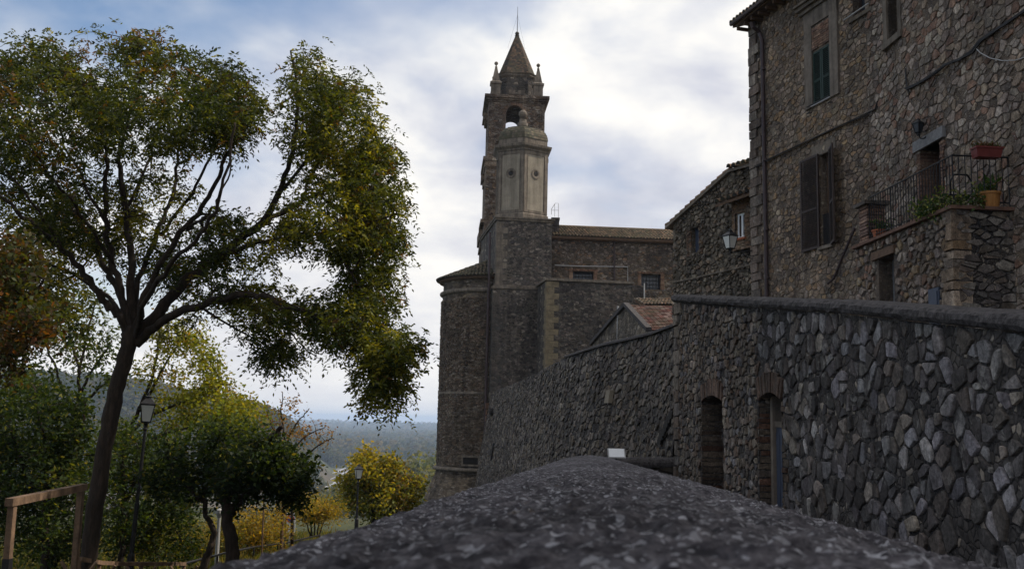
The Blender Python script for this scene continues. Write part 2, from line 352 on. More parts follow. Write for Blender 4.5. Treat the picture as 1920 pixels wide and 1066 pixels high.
# ------------------------------------------------------------------ masonry helpers
def cj(r, c, a, b_):
    k = r.uniform(a, b_); return tuple(min(.8, x * k) for x in c)
def clip_half(poly, nx, ny, d):
    out = []; n = len(poly)
    for i in range(n):
        a = poly[i]; b_ = poly[(i + 1) % n]
        da = a[0] * nx + a[1] * ny - d; db = b_[0] * nx + b_[1] * ny - d
        if da <= 0: out.append(a)
        if (da < 0 < db) or (db < 0 < da):
            k = da / (da - db); out.append((a[0] + (b_[0] - a[0]) * k, a[1] + (b_[1] - a[1]) * k))
    return out
def stones(mb, P, u0, u1, v0, v1, cw, ch, depth, gap, pal, rng, top=None, bot=None, holes=(), mat=0, jit=0.36, skip=0.05, sizevar=None, dvar=0.6, tone=None):
    """Irregular stones bedded in a wall: every stone is a real low block standing out of the mortar."""
    nu = int((u1 - u0) / cw) + 3; nv = int((v1 - v0) / ch) + 3
    pts = {}
    for j in range(-2, nv + 2):
        for i in range(-2, nu + 2):
            pts[i, j] = [(i + 0.5 * (j % 2) + rng.uniform(-jit, jit), j + rng.uniform(-jit, jit)) for _ in range(rng.choice((1, 1, 1, 2, 2, 3)))]
    for j in range(0, nv):
        for i in range(0, nu):
          for (cx, cy) in pts[i, j]:
            if rng.random() < skip: continue
            poly = [(cx - 1.3, cy - 1.3), (cx + 1.3, cy - 1.3), (cx + 1.3, cy + 1.3), (cx - 1.3, cy + 1.3)]
            for dj in (-2, -1, 0, 1, 2):
                for di in (-2, -1, 0, 1, 2):
                  for (qx, qy) in pts.get((i + di, j + dj), ()):
                    nx, ny = qx - cx, qy - cy
                    if abs(nx) + abs(ny) < 1e-6 or len(poly) < 3 or nx * nx + ny * ny > 5.5: continue
                    poly = clip_half(poly, nx, ny, (qx * qx + qy * qy - cx * cx - cy * cy) / 2)
            if len(poly) < 3: continue
            pl = [(u0 + (x - 0.5) * cw, v0 + (y - 0.5) * ch) for x, y in poly]
            gx = sum(p[0] for p in pl) / len(pl); gy = sum(p[1] for p in pl) / len(pl)
            if gx < u0 or gx > u1: continue
            tv = top(gx) if top else v1; bv = bot(gx) if bot else v0
            if gy > tv - 0.02 or gy < bv: continue
            dead = False
            for (a, b_, c, d_) in holes:
                if a - .01 < gx < b_ + .01 and c - .01 < gy < d_ + .01: dead = True; break
            if dead: continue
            # round the corners a little and shrink for the joint
            q = []
            n = len(pl)
            for k in range(n):
                a = pl[k]; b_ = pl[(k + 1) % n]
                q.append((a[0] * .86 + b_[0] * .14, a[1] * .86 + b_[1] * .14)); q.append((a[0] * .14 + b_[0] * .86, a[1] * .14 + b_[1] * .86))
            size = max(.04, math.sqrt((max(p[0] for p in pl) - min(p[0] for p in pl)) * (max(p[1] for p in pl) - min(p[1] for p in pl)))); s = max(0.45, 1 - gap * rng.uniform(.7, 1.5) / size)
            sx_, sy_ = s * rng.uniform(.86, 1.03), s * rng.uniform(.88, 1.03)
            q = [(gx + (x - gx) * sx_ * rng.uniform(.93, 1.05), gy + (y - gy) * sy_ * rng.uniform(.93, 1.05)) for x, y in q]
            def fix(x, y):
                x = min(max(x, u0), u1); tt = top(x) if top else v1
                y = min(max(y, bot(x) if bot else v0), tt - .01)
                for (a, b_, c, d_) in holes:
                    if a < x < b_ and c < y < d_:
                        e = [(x - a, 0), (b_ - x, 1), (y - c, 2), (d_ - y, 3)]; k = min(e)[1]
                        if k == 0: x = a
                        elif k == 1: x = b_
                        elif k == 2: y = c
                        else: y = d_
                return x, y
            q = [fix(x, y) for x, y in q]
            dd = depth * rng.uniform(1 - dvar, 1 + dvar * .6)
            tx, ty = rng.uniform(-.06, .06), rng.uniform(-.06, .06)
            col = pal(rng, gx, gy) if callable(pal) else rng.choice(pal)
            kk = rng.uniform(.72, 1.25); col = tuple(min(.75, c * kk * rng.uniform(.975, 1.025)) for c in col)
            r0 = [P(x, y, -0.03) for x, y in q]
            r1 = [P(gx + (x - gx) * .98, gy + (y - gy) * .98, dd * .72 + rng.uniform(-.1, .1) * depth) for x, y in q]
            r2 = [P(gx + (x - gx) * .90, gy + (y - gy) * .90, dd + ((x - gx) * tx + (y - gy) * ty) + rng.uniform(-.12, .12) * depth) for x, y in q]
            i0 = len(mb.v); m_ = len(q)
            mb.v.extend([tuple(p) for p in r0 + r1 + r2])
            for rr in (0, 1):
                for k in range(m_):
                    k2 = (k + 1) % m_
                    mb.f.append((i0 + rr * m_ + k, i0 + rr * m_ + k2, i0 + (rr + 1) * m_ + k2, i0 + (rr + 1) * m_ + k)); mb.m.append(mat); mb.c.append(col)
            mb.f.append(tuple(i0 + 2 * m_ + k for k in range(m_))); mb.m.append(mat); mb.c.append(col)
def wall_face(mb, P, u0, u1, bot, top, holes=(), mat=0, step=0.6, d=0.0):
    us = sorted(set([u0, u1] + [h[0] for h in holes] + [h[1] for h in holes]))
    us = [u for u in us if u0 <= u <= u1]; fin = []
    for a, b_ in zip(us[:-1], us[1:]):
        n = max(1, int(math.ceil((b_ - a) / step))); fin += [a + (b_ - a) * k / n for k in range(n)]
    fin.append(us[-1])
    B = bot if callable(bot) else (lambda u: bot); T = top if callable(top) else (lambda u: top)
    for a, b_ in zip(fin[:-1], fin[1:]):
        mid = (a + b_) / 2; hs = sorted((h[2], h[3]) for h in holes if h[0] < mid < h[1])
        cur_a, cur_b = B(a), B(b_)
        for (c, e) in hs:
            if c > max(cur_a, cur_b): mb.face([P(a, cur_a, d), P(b_, cur_b, d), P(b_, c, d), P(a, c, d)], mat)
            cur_a = cur_b = e
        if T(a) > cur_a or T(b_) > cur_b:
            mb.face([P(a, cur_a, d), P(b_, cur_b, d), P(b_, T(b_), d), P(a, T(a), d)], mat)
def reveal(mb, P, h, depth, mat=0, bottom=True):
    a, b_, c, e = h
    mb.face([P(a, c, 0), P(a, e, 0), P(a, e, -depth), P(a, c, -depth)], mat)
    mb.face([P(b_, c, -depth), P(b_, e, -depth), P(b_, e, 0), P(b_, c, 0)], mat)
    mb.face([P(a, e, 0), P(b_, e, 0), P(b_, e, -depth), P(a, e, -depth)], mat)
    if bottom: mb.face([P(a, c, -depth), P(b_, c, -depth), P(b_, c, 0), P(a, c, 0)], mat)
def arch_curve(uc, hw, vs, rise, n=10):
    """Segmental arch from left springer to right springer."""
    R = (hw * hw + rise * rise) / (2 * rise); a = math.asin(min(1, hw / R)); cy = vs + rise - R
    if rise > hw * .999: a = math.pi / 2
    return [(uc + R * math.sin(-a + 2 * a * k / n), cy + R * math.cos(-a + 2 * a * k / n)) for k in range(n + 1)]
def arch_fill(mb, P, uc, hw, vs, rise, vtop, d0, d1, mat=0, n=10, c=None):
    """The masonry between an arch and the straight top of its rectangular opening."""
    cv_ = arch_curve(uc, hw, vs, rise, n)
    for (a, b_) in zip(cv_[:-1], cv_[1:]):
        mb.hexa([P(a[0], a[1], d1), P(b_[0], b_[1], d1), P(b_[0], b_[1], d0), P(a[0], a[1], d0),
                 P(a[0], vtop, d1), P(b_[0], vtop, d1), P(b_[0], vtop, d0), P(a[0], vtop, d0)], mat, c)
def voussoirs(mb, P, uc, hw, vs, rise, th, d0, d1, mat, rng, pal, n=14):
    R = (hw * hw + rise * rise) / (2 * rise); a = math.asin(min(1, hw / R)); cy = vs + rise - R
    for k in range(n):
        t0 = -a + 2 * a * (k + .06) / n; t1 = -a + 2 * a * (k + .94) / n; r1 = R + th * rng.uniform(.9, 1.08); dd = d1 + rng.uniform(-.008, .012)
        f = lambda r, t, d: P(uc + r * math.sin(t), cy + r * math.cos(t), d)
        col = cj(rng, rng.choice(pal), .7, 1.25)
        mb.hexa([f(R, t0, dd), f(R, t1, dd), f(R, t1, d0), f(R, t0, d0), f(r1, t0, dd), f(r1, t1, dd), f(r1, t1, d0), f(r1, t0, d0)], mat, col)
BRICK = [(.21, .125, .088), (.18, .105, .075), (.25, .165, .12), (.155, .10, .08)]
def bricks(mb, fr, u0, u1, v0, v1, d, rng, mat=0, bh=0.065, bw=0.27, th=.03, pal=BRICK):
    n = int((v1 - v0) / bh)
    for j in range(n):
        u = u0 - (bw / 2 if j % 2 else 0)
        while u < u1:
            a, b_ = max(u, u0), min(u + bw - .012, u1)
            if b_ - a > .03:
                mb.fb(fr, a, b_, v0 + j * bh, v0 + (j + 1) * bh - .012, d - .02, d + th * rng.uniform(.4, 1), mat, cj(rng, rng.choice(pal), .65, 1.3))
            u += bw
TILE = [(.20, .12, .075), (.17, .11, .075), (.24, .15, .10), (.14, .10, .07), (.20, .155, .115), (.11, .085, .06)]
def tiles(mb, S, nu, nv, rng, mat=0, rad=0.11, pal=TILE, lift=0.05, over=.12, seg=5):
    """Barrel tiles laid in courses on the surface S(s, t); s along the eave 0..1, t up the slope 0..1."""
    for i in range(nu):
        s = (i + .5) / nu
        for j in range(nv):
            t0 = (j - over) / nv; t1 = (j + 1) / nv
            A = S(s, max(-.03, t0)); B = S(s, min(1, t1)); W = S(min(1, s + .5 / nu), (t0 + t1) / 2 if t0 > 0 else 0.02) - S(max(0, s - .5 / nu), (t0 + t1) / 2 if t0 > 0 else 0.02)
            if W.length < .02: continue
            al = (B - A).normalized(); n_ = W.cross(al).normalized()
            if n_.z < 0: n_ = -n_
            wd = W.normalized(); r = min(rad * 1.05, W.length * .46)
            A = A + n_ * (lift + rng.uniform(-.008, .012)); B = B + n_ * (lift - .03) + wd * rng.uniform(-.012, .012)
            col = cj(rng, rng.choice(pal), .7, 1.25); i0 = len(mb.v)
            for Q, rr in ((A, r), (B, r * .82)):
                for k in range(seg + 1):
                    th = math.pi * k / seg
                    mb.v.append(tuple(Q - wd * math.cos(th) * rr + n_ * math.sin(th) * rr * 1.05))
            for k in range(seg):
                mb.f.append((i0 + k, i0 + k + 1, i0 + seg + 1 + k + 1, i0 + seg + 1 + k)); mb.m.append(mat); mb.c.append(col)
            mb.f.append(tuple(i0 + k for k in range(seg + 1))); mb.m.append(mat); mb.c.append(tuple(c * .4 for c in (.05, .045, .04)))
            if j == 0: pass
def slab(mb, S, mat=0, th=.1, nu=1, nv=1):
    for i in range(nu):
        for j in range(nv):
            a, b_, c, d_ = S(i / nu, j / nv), S((i + 1) / nu, j / nv), S((i + 1) / nu, (j + 1) / nv), S(i / nu, (j + 1) / nv)
            z = V3((0, 0, -th)); mb.hexa([a + z, b_ + z, c + z, d_ + z, a, b_, c, d_], mat)
def bil(a, b_, c, d_):
    return lambda s, t: (a * (1 - s) + b_ * s) * (1 - t) + (d_ * (1 - s) + c * s) * t
def lantern(mb_iron, mb_glass, c, h=.55, r0=.11, r1=.2, rot=.5):
    """Four-sided street lantern: glass box widening upward, roof, vent and finial. c = foot of the lantern."""
    def ring(r, z): return [V3((c[0] + r * math.cos(rot + math.pi / 4 + k * math.pi / 2), c[1] + r * math.sin(rot + math.pi / 4 + k * math.pi / 2), c[2] + z)) for k in range(4)]
    zb, zt = .06 * h, .66 * h
    A, B = ring(r0, zb), ring(r1, zt)
    for k in range(4):
        k2 = (k + 1) % 4; mb_glass.face([A[k], A[k2], B[k2], B[k]])
        mb_iron.bar(A[k], B[k], .013, sides=5); mb_iron.bar(A[k], A[k2], .013, sides=5); mb_iron.bar(B[k], B[k2], .016, sides=5)
    mb_iron.loft([ring(r1 * 1.12, zt), ring(r1 * 1.12, zt + .03 * h), ring(r1 * .45, zt + .2 * h), ring(r1 * .4, zt + .24 * h)])
    mb_iron.lathe(c, [(r1 * .3, zt + .22 * h), (r1 * .34, zt + .28 * h), (r1 * .12, zt + .32 * h), (r1 * .1, zt + .36 * h), (.001, zt + .42 * h)], 8)
    mb_iron.lathe(c, [(.03, -.06), (.05, 0.0), (r0 * 1.1, zb)], 8)
rg = random.Random(7)
# ================================================================== THE PARAPET WE LOOK ALONG
pd = ray(1100, 845); PL = 17.2                      # direction of its line; length
pside = V3((pd.y, -pd.x, 0)).normalized()           # to the right
def pz(x, y): return 0.0
def par(s, t, dz=0.0):
    """s across (-1..1), t metres forward (Y); crown of the coping."""
    hw = .43
    q = pd * t + pside * (s * hw + .062)
    q.z += -.070 - .062 * abs(s) ** 1.6 + dz
    return q
par_th = thing('parapet_wall', 'long low stone parapet with rounded lichen-spotted coping running away from the viewer', 'wall', tuple(pd * 2 + V3((0, 0, -1.2))))
mb = MB()
ts = [-1.2, -.6, -.2, .1]; t_ = .28
while t_ < PL: ts.append(t_); t_ *= 1.0125 if t_ < 3 else 1.02
ts.append(PL)
NS = 110
ss = [-1 + 2 * k / NS for k in range(NS + 1)]
idx = {}
for a, t_ in enumerate(ts):
    for b_, s_ in enumerate(ss):
        q = par(s_, t_)
        e = .005 * noise.noise(q * 9) + .010 * noise.noise(q * 30) + .008 * noise.noise(q * 64) + .006 * noise.noise(q * 1.7)
        q.z += e; q += pside * (.012 * noise.noise(q * 6 + V3((9, 9, 9))) * abs(s_) ** 3)
        idx[a, b_] = len(mb.v); mb.v.append(tuple(q))
for a in range(len(ts) - 1):
    for b_ in range(NS):
        mb.f.append((idx[a, b_], idx[a, b_ + 1], idx[a + 1, b_ + 1], idx[a + 1, b_])); mb.m.append(0); mb.c.append(None)
# rounded sides of the coping and its far end
def side_strip(sg):
    prof = [(1.0, 0.0), (1.03, -.03), (1.03, -.08), (.98, -.11), (.93, -.115)]
    for a in range(0, len(ts) - 1):
        for (p0, p1) in zip(prof[:-1], prof[1:]):
            f = lambda pr, t_: pd * t_ + pside * (sg * pr[0] * .43 + .062) + V3((0, 0, -.132 + pr[1]))
            mb.face([f(p0, ts[a]), f(p0, ts[a + 1]), f(p1, ts[a + 1]), f(p1, ts[a])], 0)
side_strip(1); side_strip(-1)
mb.face([par(s_, PL) for s_ in ss] + [par(1, PL, -.115), par(-1, PL, -.115)], 0)
m, t, b, o = new_mat('lichen_coping'); v = objvec(t)
g = noise_n(t, v, 80, 5, 0.75); g2 = noise_n(t, v, 24, 5, 0.65); g3 = noise_n(t, v, 2.2, 4, 0.6)
base = ramp(t, math_n(t, 'ADD', math_n(t, 'MULTIPLY', g, .5), math_n(t, 'MULTIPLY', g2, .5)), [(.37, (.012, .011, .015)), (.46, (.042, .038, .046)), (.54, (.10, .092, .102)), (.63, (.21, .197, .212))])
vo = nn(t, 'ShaderNodeTexVoronoi', feature='F1'); vo.inputs['Scale'].default_value = 78; 
wv = nn(t, 'ShaderNodeMixRGB', blend_type='ADD'); wv.inputs[0].default_value = .06
nz = nn(t, 'ShaderNodeTexNoise'); nz.inputs['Scale'].default_value = 40; t.links.new(v, nz.inputs['Vector'])
t.links.new(v, wv.inputs[1]); t.links.new(nz.outputs['Color'], wv.inputs[2]); t.links.new(wv.outputs[0], vo.inputs['Vector'])
sp = nn(t, 'ShaderNodeSeparateColor'); t.links.new(vo.outputs['Color'], sp.inputs[0])
thr = math_n(t, 'MULTIPLY', sp.outputs[0], .66)
spot = ramp(t, math_n(t, 'SUBTRACT', math_n(t, 'SUBTRACT', thr, vo.outputs['Distance']), math_n(t, 'MULTIPLY', g, .16)), [(0.0, 0.0), (.05, 1.0)])
c = mixc(t, math_n(t, 'MULTIPLY', spot, math_n(t, 'ADD', .35, math_n(t, 'MULTIPLY', sp.outputs[1], .6))), base, (.42, .42, .45))
yel = ramp(t, noise_n(t, v, 11, 5, .7, .5), [(.66, 0.0), (.72, .45)])
c = mixc(t, yel, c, (.22, .15, .07))
c = mixc(t, 1.0, c, ramp(t, g3, [(.36, .62), (.62, 1.3)]), 'MULTIPLY')
t.links.new(c, b.inputs['Base Color']); b.inputs['Roughness'].default_value = .95
bump(t, b, math_n(t, 'ADD', g, math_n(t, 'MULTIPLY', g2, .8)), 1.0, .02)
M['lichen'] = m
mb.build('coping', M['lichen'], par_th, smooth=True)
mb = MB()
# body below the coping, outer (left) and inner (right) faces; the left face is a tall retaining wall
for sg, zb in ((-1, -6.5), (1, -2.2)):
    w_ = [pd * t_ + pside * (sg * .40 + .062) for t_ in (-1.2, PL)]
    n_ = 24
    for k in range(n_):
        A = w_[0].lerp(w_[1], k / n_); B = w_[0].lerp(w_[1], (k + 1) / n_)
        mb.face([A + V3((0, 0, -.245)), B + V3((0, 0, -.245)), V3((B.x - (.35 if sg < 0 else 0), B.y, zb)), V3((A.x - (.35 if sg < 0 else 0), A.y, zb))], 0)
e0, e1 = pd * PL + pside * -.34, pd * PL + pside * .46
mb.face([e0 + V3((0, 0, -.245)), e1 + V3((0, 0, -.245)), V3((e1.x, e1.y, -6.5)), V3((e0.x - .35, e0.y, -6.5))], 0)
mb.build('wall_body', M['church_grey'], par_th)
# ---- cross parapet that closes the walk at its far end
A = at(1150, 856, 17.6); B = at(1292, 858, 18.3)
cp = thing('cross_wall', 'short dark wall with smooth coping closing the walk beneath the curved wall', 'wall', (A.x + .6, A.y, -1.6))
fr = Frame(A.x, A.y, B.x - A.x, B.y - A.y); L_ = math.hypot(B.x - A.x, B.y - A.y)
mb = MB(); zt = A.z
rings = [[fr.p(u, zt - .13 + .13 * math.sin(th), .02 + .2 * math.cos(th)) for th in [math.pi * k / 8 for k in range(9)]] + [fr.p(u, zt - .17, -.18), fr.p(u, zt - .17, .22)] for u in (-.3, L_ * .5, L_ + .3)]
mb.loft(rings); mb.build('coping', M['coping'], cp, smooth=False)
mb = MB(); mb.fb(fr, -.3, L_ + .3, -2.4, zt - .16, -.12, .16); mb.build('wall_body', M['church_grey'], cp)
# ---- small white panel on the end of the parapet
c = at(1156, 851, 16.9)
sg_ = thing('info_panel', 'small tilted white information panel fixed at the far end of the parapet', 'sign', (c.x, c.y, c.z - .12))
rot = Matrix.Rotation(R_(2), 3, 'Z') @ Matrix.Rotation(R_(-38), 3, 'X')
def tilt(mb, hx, hy, hz, dz, mat=0):
    P = [c + V3((0, 0, .015)) + rot @ V3((x, y, z + dz)) for z in (-hz, hz) for x, y in ((-hx, -hy), (hx, -hy), (hx, hy), (-hx, hy))]
    mb.hexa(P, mat)
rot = Matrix.Rotation(R_(2), 3, 'Z') @ Matrix.Rotation(R_(52), 3, 'X')
mb = MB(); tilt(mb, .13, .085, .004, .012); mb.build('panel_face', M['white'], sg_)
mb = MB(); tilt(mb, .15, .10, .006, 0.0); mb.build('panel_frame', M['zinc'], sg_)
mb = MB(); mb.bar(c + V3((0, .06, 0)), c + V3((0, .10, -.45)), .02); mb.build('post', M['iron'], sg_)

# ================================================================== GATE WALL ON THE RIGHT
WA, WB = 3.68, -.05                                   # plane X = WA + WB*Y
def wpt(Yd): return WA + WB * Yd
YF = WA / ((1268 - 960) / F - WB + .0)                # far corner from its pixel
far = ray(1268, 700); YF = WA / (far.x - WB)
gf = Frame(wpt(YF), YF, -WB * -1, -1)                 # u runs from the far corner towards the viewer
gf = Frame(wpt(YF), YF, -WB, -1.0)
LU = 13.5
u_a, z_a = gf.uv(1272, 567); u_b, z_b = gf.uv(1580, 588); u_c, z_c = gf.uv(1900, 622)
def gtop(u):
    if u < u_b: return z_a + (z_b - z_a) * (u - u_a) / (u_b - u_a)
    return z_b + (z_c - z_b) * (u - u_b) / (u_c - u_b)
gw = thing('retaining_wall', 'tall rough retaining wall of pale angular stones with two arched doorways on the right', 'wall', tuple(gf.p(5, -1.6, 0)))
def door_px(xl, xr, ytop, spr):
    ul, _ = gf.uv(xl, 800); ur, _ = gf.uv(xr, 800); _, vt = gf.uv((xl + xr) / 2, ytop); _, vs = gf.uv((xl + xr) / 2, spr)
    return ul, ur, vt, vs
d1 = door_px(1316, 1356, 741, 752); d2 = door_px(1424, 1466, 735, 749)
GB = -2.6
holes = [(d1[0], d1[1], GB, d1[2] + .03), (d2[0], d2[1], GB, d2[2] + .03)]
mb = MB(); rng = random.Random(11)
PALE = [(.30, .29, .28), (.25, .25, .25), (.34, .325, .30), (.20, .19, .185), (.28, .25, .205), (.16, .15, .145), (.23, .225, .23)]
WARM = [(.22, .19, .15), (.26, .22, .17), (.18, .16, .14), (.28, .24, .19), (.20, .15, .11)]
def gpal(r, u, v):
    if u < u_a + 4.6 and r.random() < .8: return r.choice(WARM)
    return r.choice(PALE if r.random() < .5 else [(.12, .11, .10), (.155, .135, .115), (.10, .095, .092), (.085, .078, .072)])
P = lambda u, v, d: gf.p(u, v, d + .03 * noise.noise(V3((u * .8, 0, 3.1))))
wall_face(mb, P, 0, LU, GB, gtop, holes, 1, .2)
stones(mb, P, .25, 4.7, GB, 2.4, .165, .13, .028, .022, gpal, rng, top=gtop, holes=[(h[0] - .05, h[1] + .05, h[2], h[3] + .2) for h in holes], skip=.10)
stones(mb, P, 4.6, LU, GB, 2.0, .20, .21, .024, .028, gpal, rng, top=gtop, holes=[(h[0] - .05, h[1] + .05, h[2], h[3] + .2) for h in holes], jit=.44, skip=.16)
# corner blocks, end face, back and top
y_ = GB; k = 0
while y_ < gtop(0) - .15:
    h_ = rng.uniform(.16, .27); L_ = .42 if k % 2 else .27
    mb.fb(gf, -.02, L_ * rng.uniform(.85, 1.1), y_ + .01, min(y_ + h_ - .015, gtop(0) - .02), -.5 if k % 2 else -.3, .035 + rng.uniform(-.01, .015), 0, cj(rng, rng.choice(WARM), .8, 1.2), .012, rng)
    y_ += h_; k += 1
mb.fb(gf, 0.0, LU, GB, GB + .02, -1.2, -.02, 1)
mb.face([gf.p(0, GB, 0), gf.p(0, gtop(0), 0), gf.p(0, gtop(0), -3), gf.p(0, GB, -3)], 1)
mb.face([gf.p(0, gtop(0), -.45), gf.p(LU, gtop(LU), -.45), gf.p(LU, gtop(LU) - 1.4, -.45), gf.p(0, gtop(0) - 1.4, -.45)], 1)
for h in holes: reveal(mb, gf.p, h, .62, 1)
mb.build('wall_face', [M['grey_stone'], M['grey_mortar']], gw)
mb = MB(); rings = []
for k in range(170):
    u = -.08 + (LU + .08) * k / 169; zt = gtop(u) + .02; R2 = .17
    wob = .012 * noise.noise(V3((u * 2.3, 0, 5)))
    rings.append([gf.p(u, zt + (y_ if j in (0, 7) else y_ + .014 * noise.noise(V3((u * 3, j * .7, 2))) + .014 * noise.noise(V3((u * 9, j, 5)))), x_ + .022 * noise.noise(V3((u * 6, j * 2.1, 9))) * (j < 6)) for j, (x_, y_) in enumerate([(.02, -.015), (.055, .0), (.075, .03), (.07, .075), (.045, .10), (-.06, .115), (-.44, .115), (-.44, -.015)])])
mb.loft(rings); mb.build('wall_coping', M['coping'], gw, smooth=False)
for (ul, ur, vt, vs), deep in ((d1, .33), (d2, .5)):
    mb = MB(); uc, hw = (ul + ur) / 2, (ur - ul) / 2
    arch_fill(mb, gf.p, uc, hw, vs, vt - vs, vt + .05, -.6, -.004, 1)
    voussoirs(mb, gf.p, uc, hw, vs, vt - vs, .24, -.3, .02, 0, rng, [(.26, .19, .15), (.30, .22, .17), (.22, .18, .15)], 13 if hw < .5 else 17)
    # brick and stone jambs
    y_ = -2.2
    while y_ < vs - .05:
        h_ = rng.uniform(.05, .10)
        for (a, b_) in ((ul - .08 - rng.uniform(0, .14), ul + .004), (ur - .004, ur + .06 + rng.uniform(0, .14))):
            mb.fb(gf, a, b_, y_, min(vs, y_ + h_ - .015), -.6, .0 + rng.uniform(-.01, .012), 0, cj(rng, rng.choice(WARM + BRICK[:1]), .7, 1.2), .006, rng)
        y_ += h_
    mb.build('arched_surround', [M['jamb'], M['grey_mortar']], gw)
mb = MB(); ul, ur, vt, vs = d1; nf = Frame(gf.p(0, 0, -.34).x, gf.p(0, 0, -.34).y, gf.U.x, gf.U.y)
wall_face(mb, nf.p, ul, ur, GB, vt + .04, (), 1); stones(mb, nf.p, ul, ur, GB, vt + .1, .3, .12, .03, .02, [(.12, .105, .095), (.16, .14, .125), (.10, .09, .085)], rng)
mb.build('blocked_infill', [M['grey_stone'], M['grey_mortar']], gw)
ul, ur, vt, vs = d2
mb = MB(); mb.fb(gf, ul + .14, ur - .005, -2.3, vs - .32, -.22, -.165, 0)
for k in range(5): mb.fb(gf, ul + .16 + .14 * k, ul + .28 + .14 * k, -2.2, vs - .38, -.167, -.155, 0)
dr = mb.build('door', M['blue_paint'], gw)
mb = MB(); mb.fb(gf, ul + .05, ul + .14, -2.3, vs + .05, -.3, -.12, 0); mb.fb(gf, ul + .14, ur, vs - .32, vs - .25, -.26, -.15, 0); mb.build('door_frame', M['dressed'], gw)
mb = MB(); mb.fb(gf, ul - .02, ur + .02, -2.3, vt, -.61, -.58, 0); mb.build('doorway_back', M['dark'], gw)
# ================================================================== CURVED WALL TO THE CHURCH
cw_pts = [(at(1300, 604, 19.3), 1), (at(1268, 612, 20.6), 1), (at(1180, 638, 24.3), 1), (at(1065, 669, 30.5), 1), (at(1000, 702, 41), 0), (at(950, 724, 54), 0), (at(915, 738, 67.5), 0)]
cws = [p for p, _ in cw_pts]
def cr(pts, s):
    n = len(pts) - 1; k = min(int(s), n - 1); f = s - k
    p0, p1, p2, p3 = pts[max(k - 1, 0)], pts[k], pts[k + 1], pts[min(k + 2, n)]
    return .5 * ((2 * p1) + (p2 - p0) * f + (2 * p0 - 5 * p1 + 4 * p2 - p3) * f * f + (3 * p1 - p0 - 3 * p2 + p3) * f ** 3)
dense = [cr(cws, (len(cws) - 1) * k / 120) for k in range(121)]
cl = [0.0]
for a, b_ in zip(dense[:-1], dense[1:]): cl.append(cl[-1] + math.hypot(b_.x - a.x, b_.y - a.y))
CL = cl[-1]
def cpos(u):
    u = min(max(u, 0), CL - 1e-4); lo = 0
    import bisect
    k = min(max(bisect.bisect_right(cl, u) - 1, 0), 119); f = (u - cl[k]) / max(1e-6, cl[k + 1] - cl[k])
    q = dense[k].lerp(dense[k + 1], f); d_ = dense[k + 1] - dense[k]; d_.z = 0; d_.normalize()
    return q, d_
def CP(u, v, d):
    """u measured back from the far (church) end so it runs to the right; outward normal faces the walk."""
    q, d_ = cpos(CL - u); n_ = V3((-d_.y, d_.x, 0))
    n_ = V3((-abs(n_.x), n_.y if n_.x < 0 else -n_.y, 0))
    ztop = q.z
    out = d + .14 * max(0, ztop - v) + .14 * noise.noise(V3((u * .3, 0, 8)))
    w_ = q + n_ * out; return V3((w_.x, w_.y, v))
ctop = lambda u: cpos(CL - u)[0].z
cth = thing('curved_wall', 'long battered rubble wall curving from the gate up to the church tower', 'wall', tuple(CP(CL * .5, -2, 0)))
mb = MB(); rng = random.Random(5)
wall_face(mb, CP, 0, CL, -8.0, ctop, (), 1, .25)
CPAL = [(.17, .155, .14), (.22, .20, .175), (.13, .12, .115), (.26, .24, .21), (.19, .165, .13), (.10, .095, .09)]
stones(mb, CP, .1, CL - .05, -6.0, 2.6, .28, .20, .035, .026, CPAL, rng, top=ctop, jit=.42, dvar=.9, skip=.15)
n_ = 60
for k in range(n_):      # thickness behind
    a, b_ = CL * k / n_, CL * (k + 1) / n_
    q0, q1 = CP(a, ctop(a), 0), CP(b_, ctop(b_), 0); r0, r1 = CP(a, ctop(a), -.6), CP(b_, ctop(b_), -.6)
    mb.face([q0, q1, r1, r0], 1); mb.face([r0, r1, V3((r1.x, r1.y, -1)), V3((r0.x, r0.y, -1))], 1)
mb.build('wall_face', [M['dark_stone'], M['grey_mortar']], cth)
mb = MB(); rings = []
uA = CL - cl[60] if False else None
for k in range(30):
    u = CL * .0 + (CL) * (1 - k / 29)
    q, _ = cpos(CL - u)
    if q.y > 31.5: break
    u_ = u
    rings.append([CP(u_, q.z + .02 + .1 * math.sin(th), -.22 + .3 * math.cos(th)) for th in [math.pi * j / 6 - .2 for j in range(8)]])
mb.loft(rings); mb.build('wall_coping', M['coping'], cth)
mb = MB()
def on_curve(px, py):
    best = None
    for k in range(400):
        u = CL * k / 399
        z0 = ctop(u)
        for v in (0,):
            pass
        r = ray(px, py); q = CP(u, r.z * cpos(CL - u)[0].y, 0)
        e = abs(q.x / q.y - r.x)
        if best is None or e < best[0]: best = (e, u, r.z * q.y)
    return best[1], best[2]
u, v = on_curve(1148, 743)
mb.hexa([CP(u + a, v + b_, d_) for b_ in (-.16, .16) for a, d_ in ((-.14, .03), (.14, .03), (.14, .14), (-.14, .14))], 0)
mb.build('pale_block', M['plaster'], cth)
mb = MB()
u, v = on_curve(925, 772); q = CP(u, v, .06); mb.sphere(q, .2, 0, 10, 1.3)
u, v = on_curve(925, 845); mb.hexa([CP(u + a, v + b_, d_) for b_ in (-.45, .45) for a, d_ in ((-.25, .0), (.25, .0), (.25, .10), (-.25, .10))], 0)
mb.build('drain_slit_shade', M['dark'], cth)  # raised dark shapes; shade inside hole and slit put into the colour
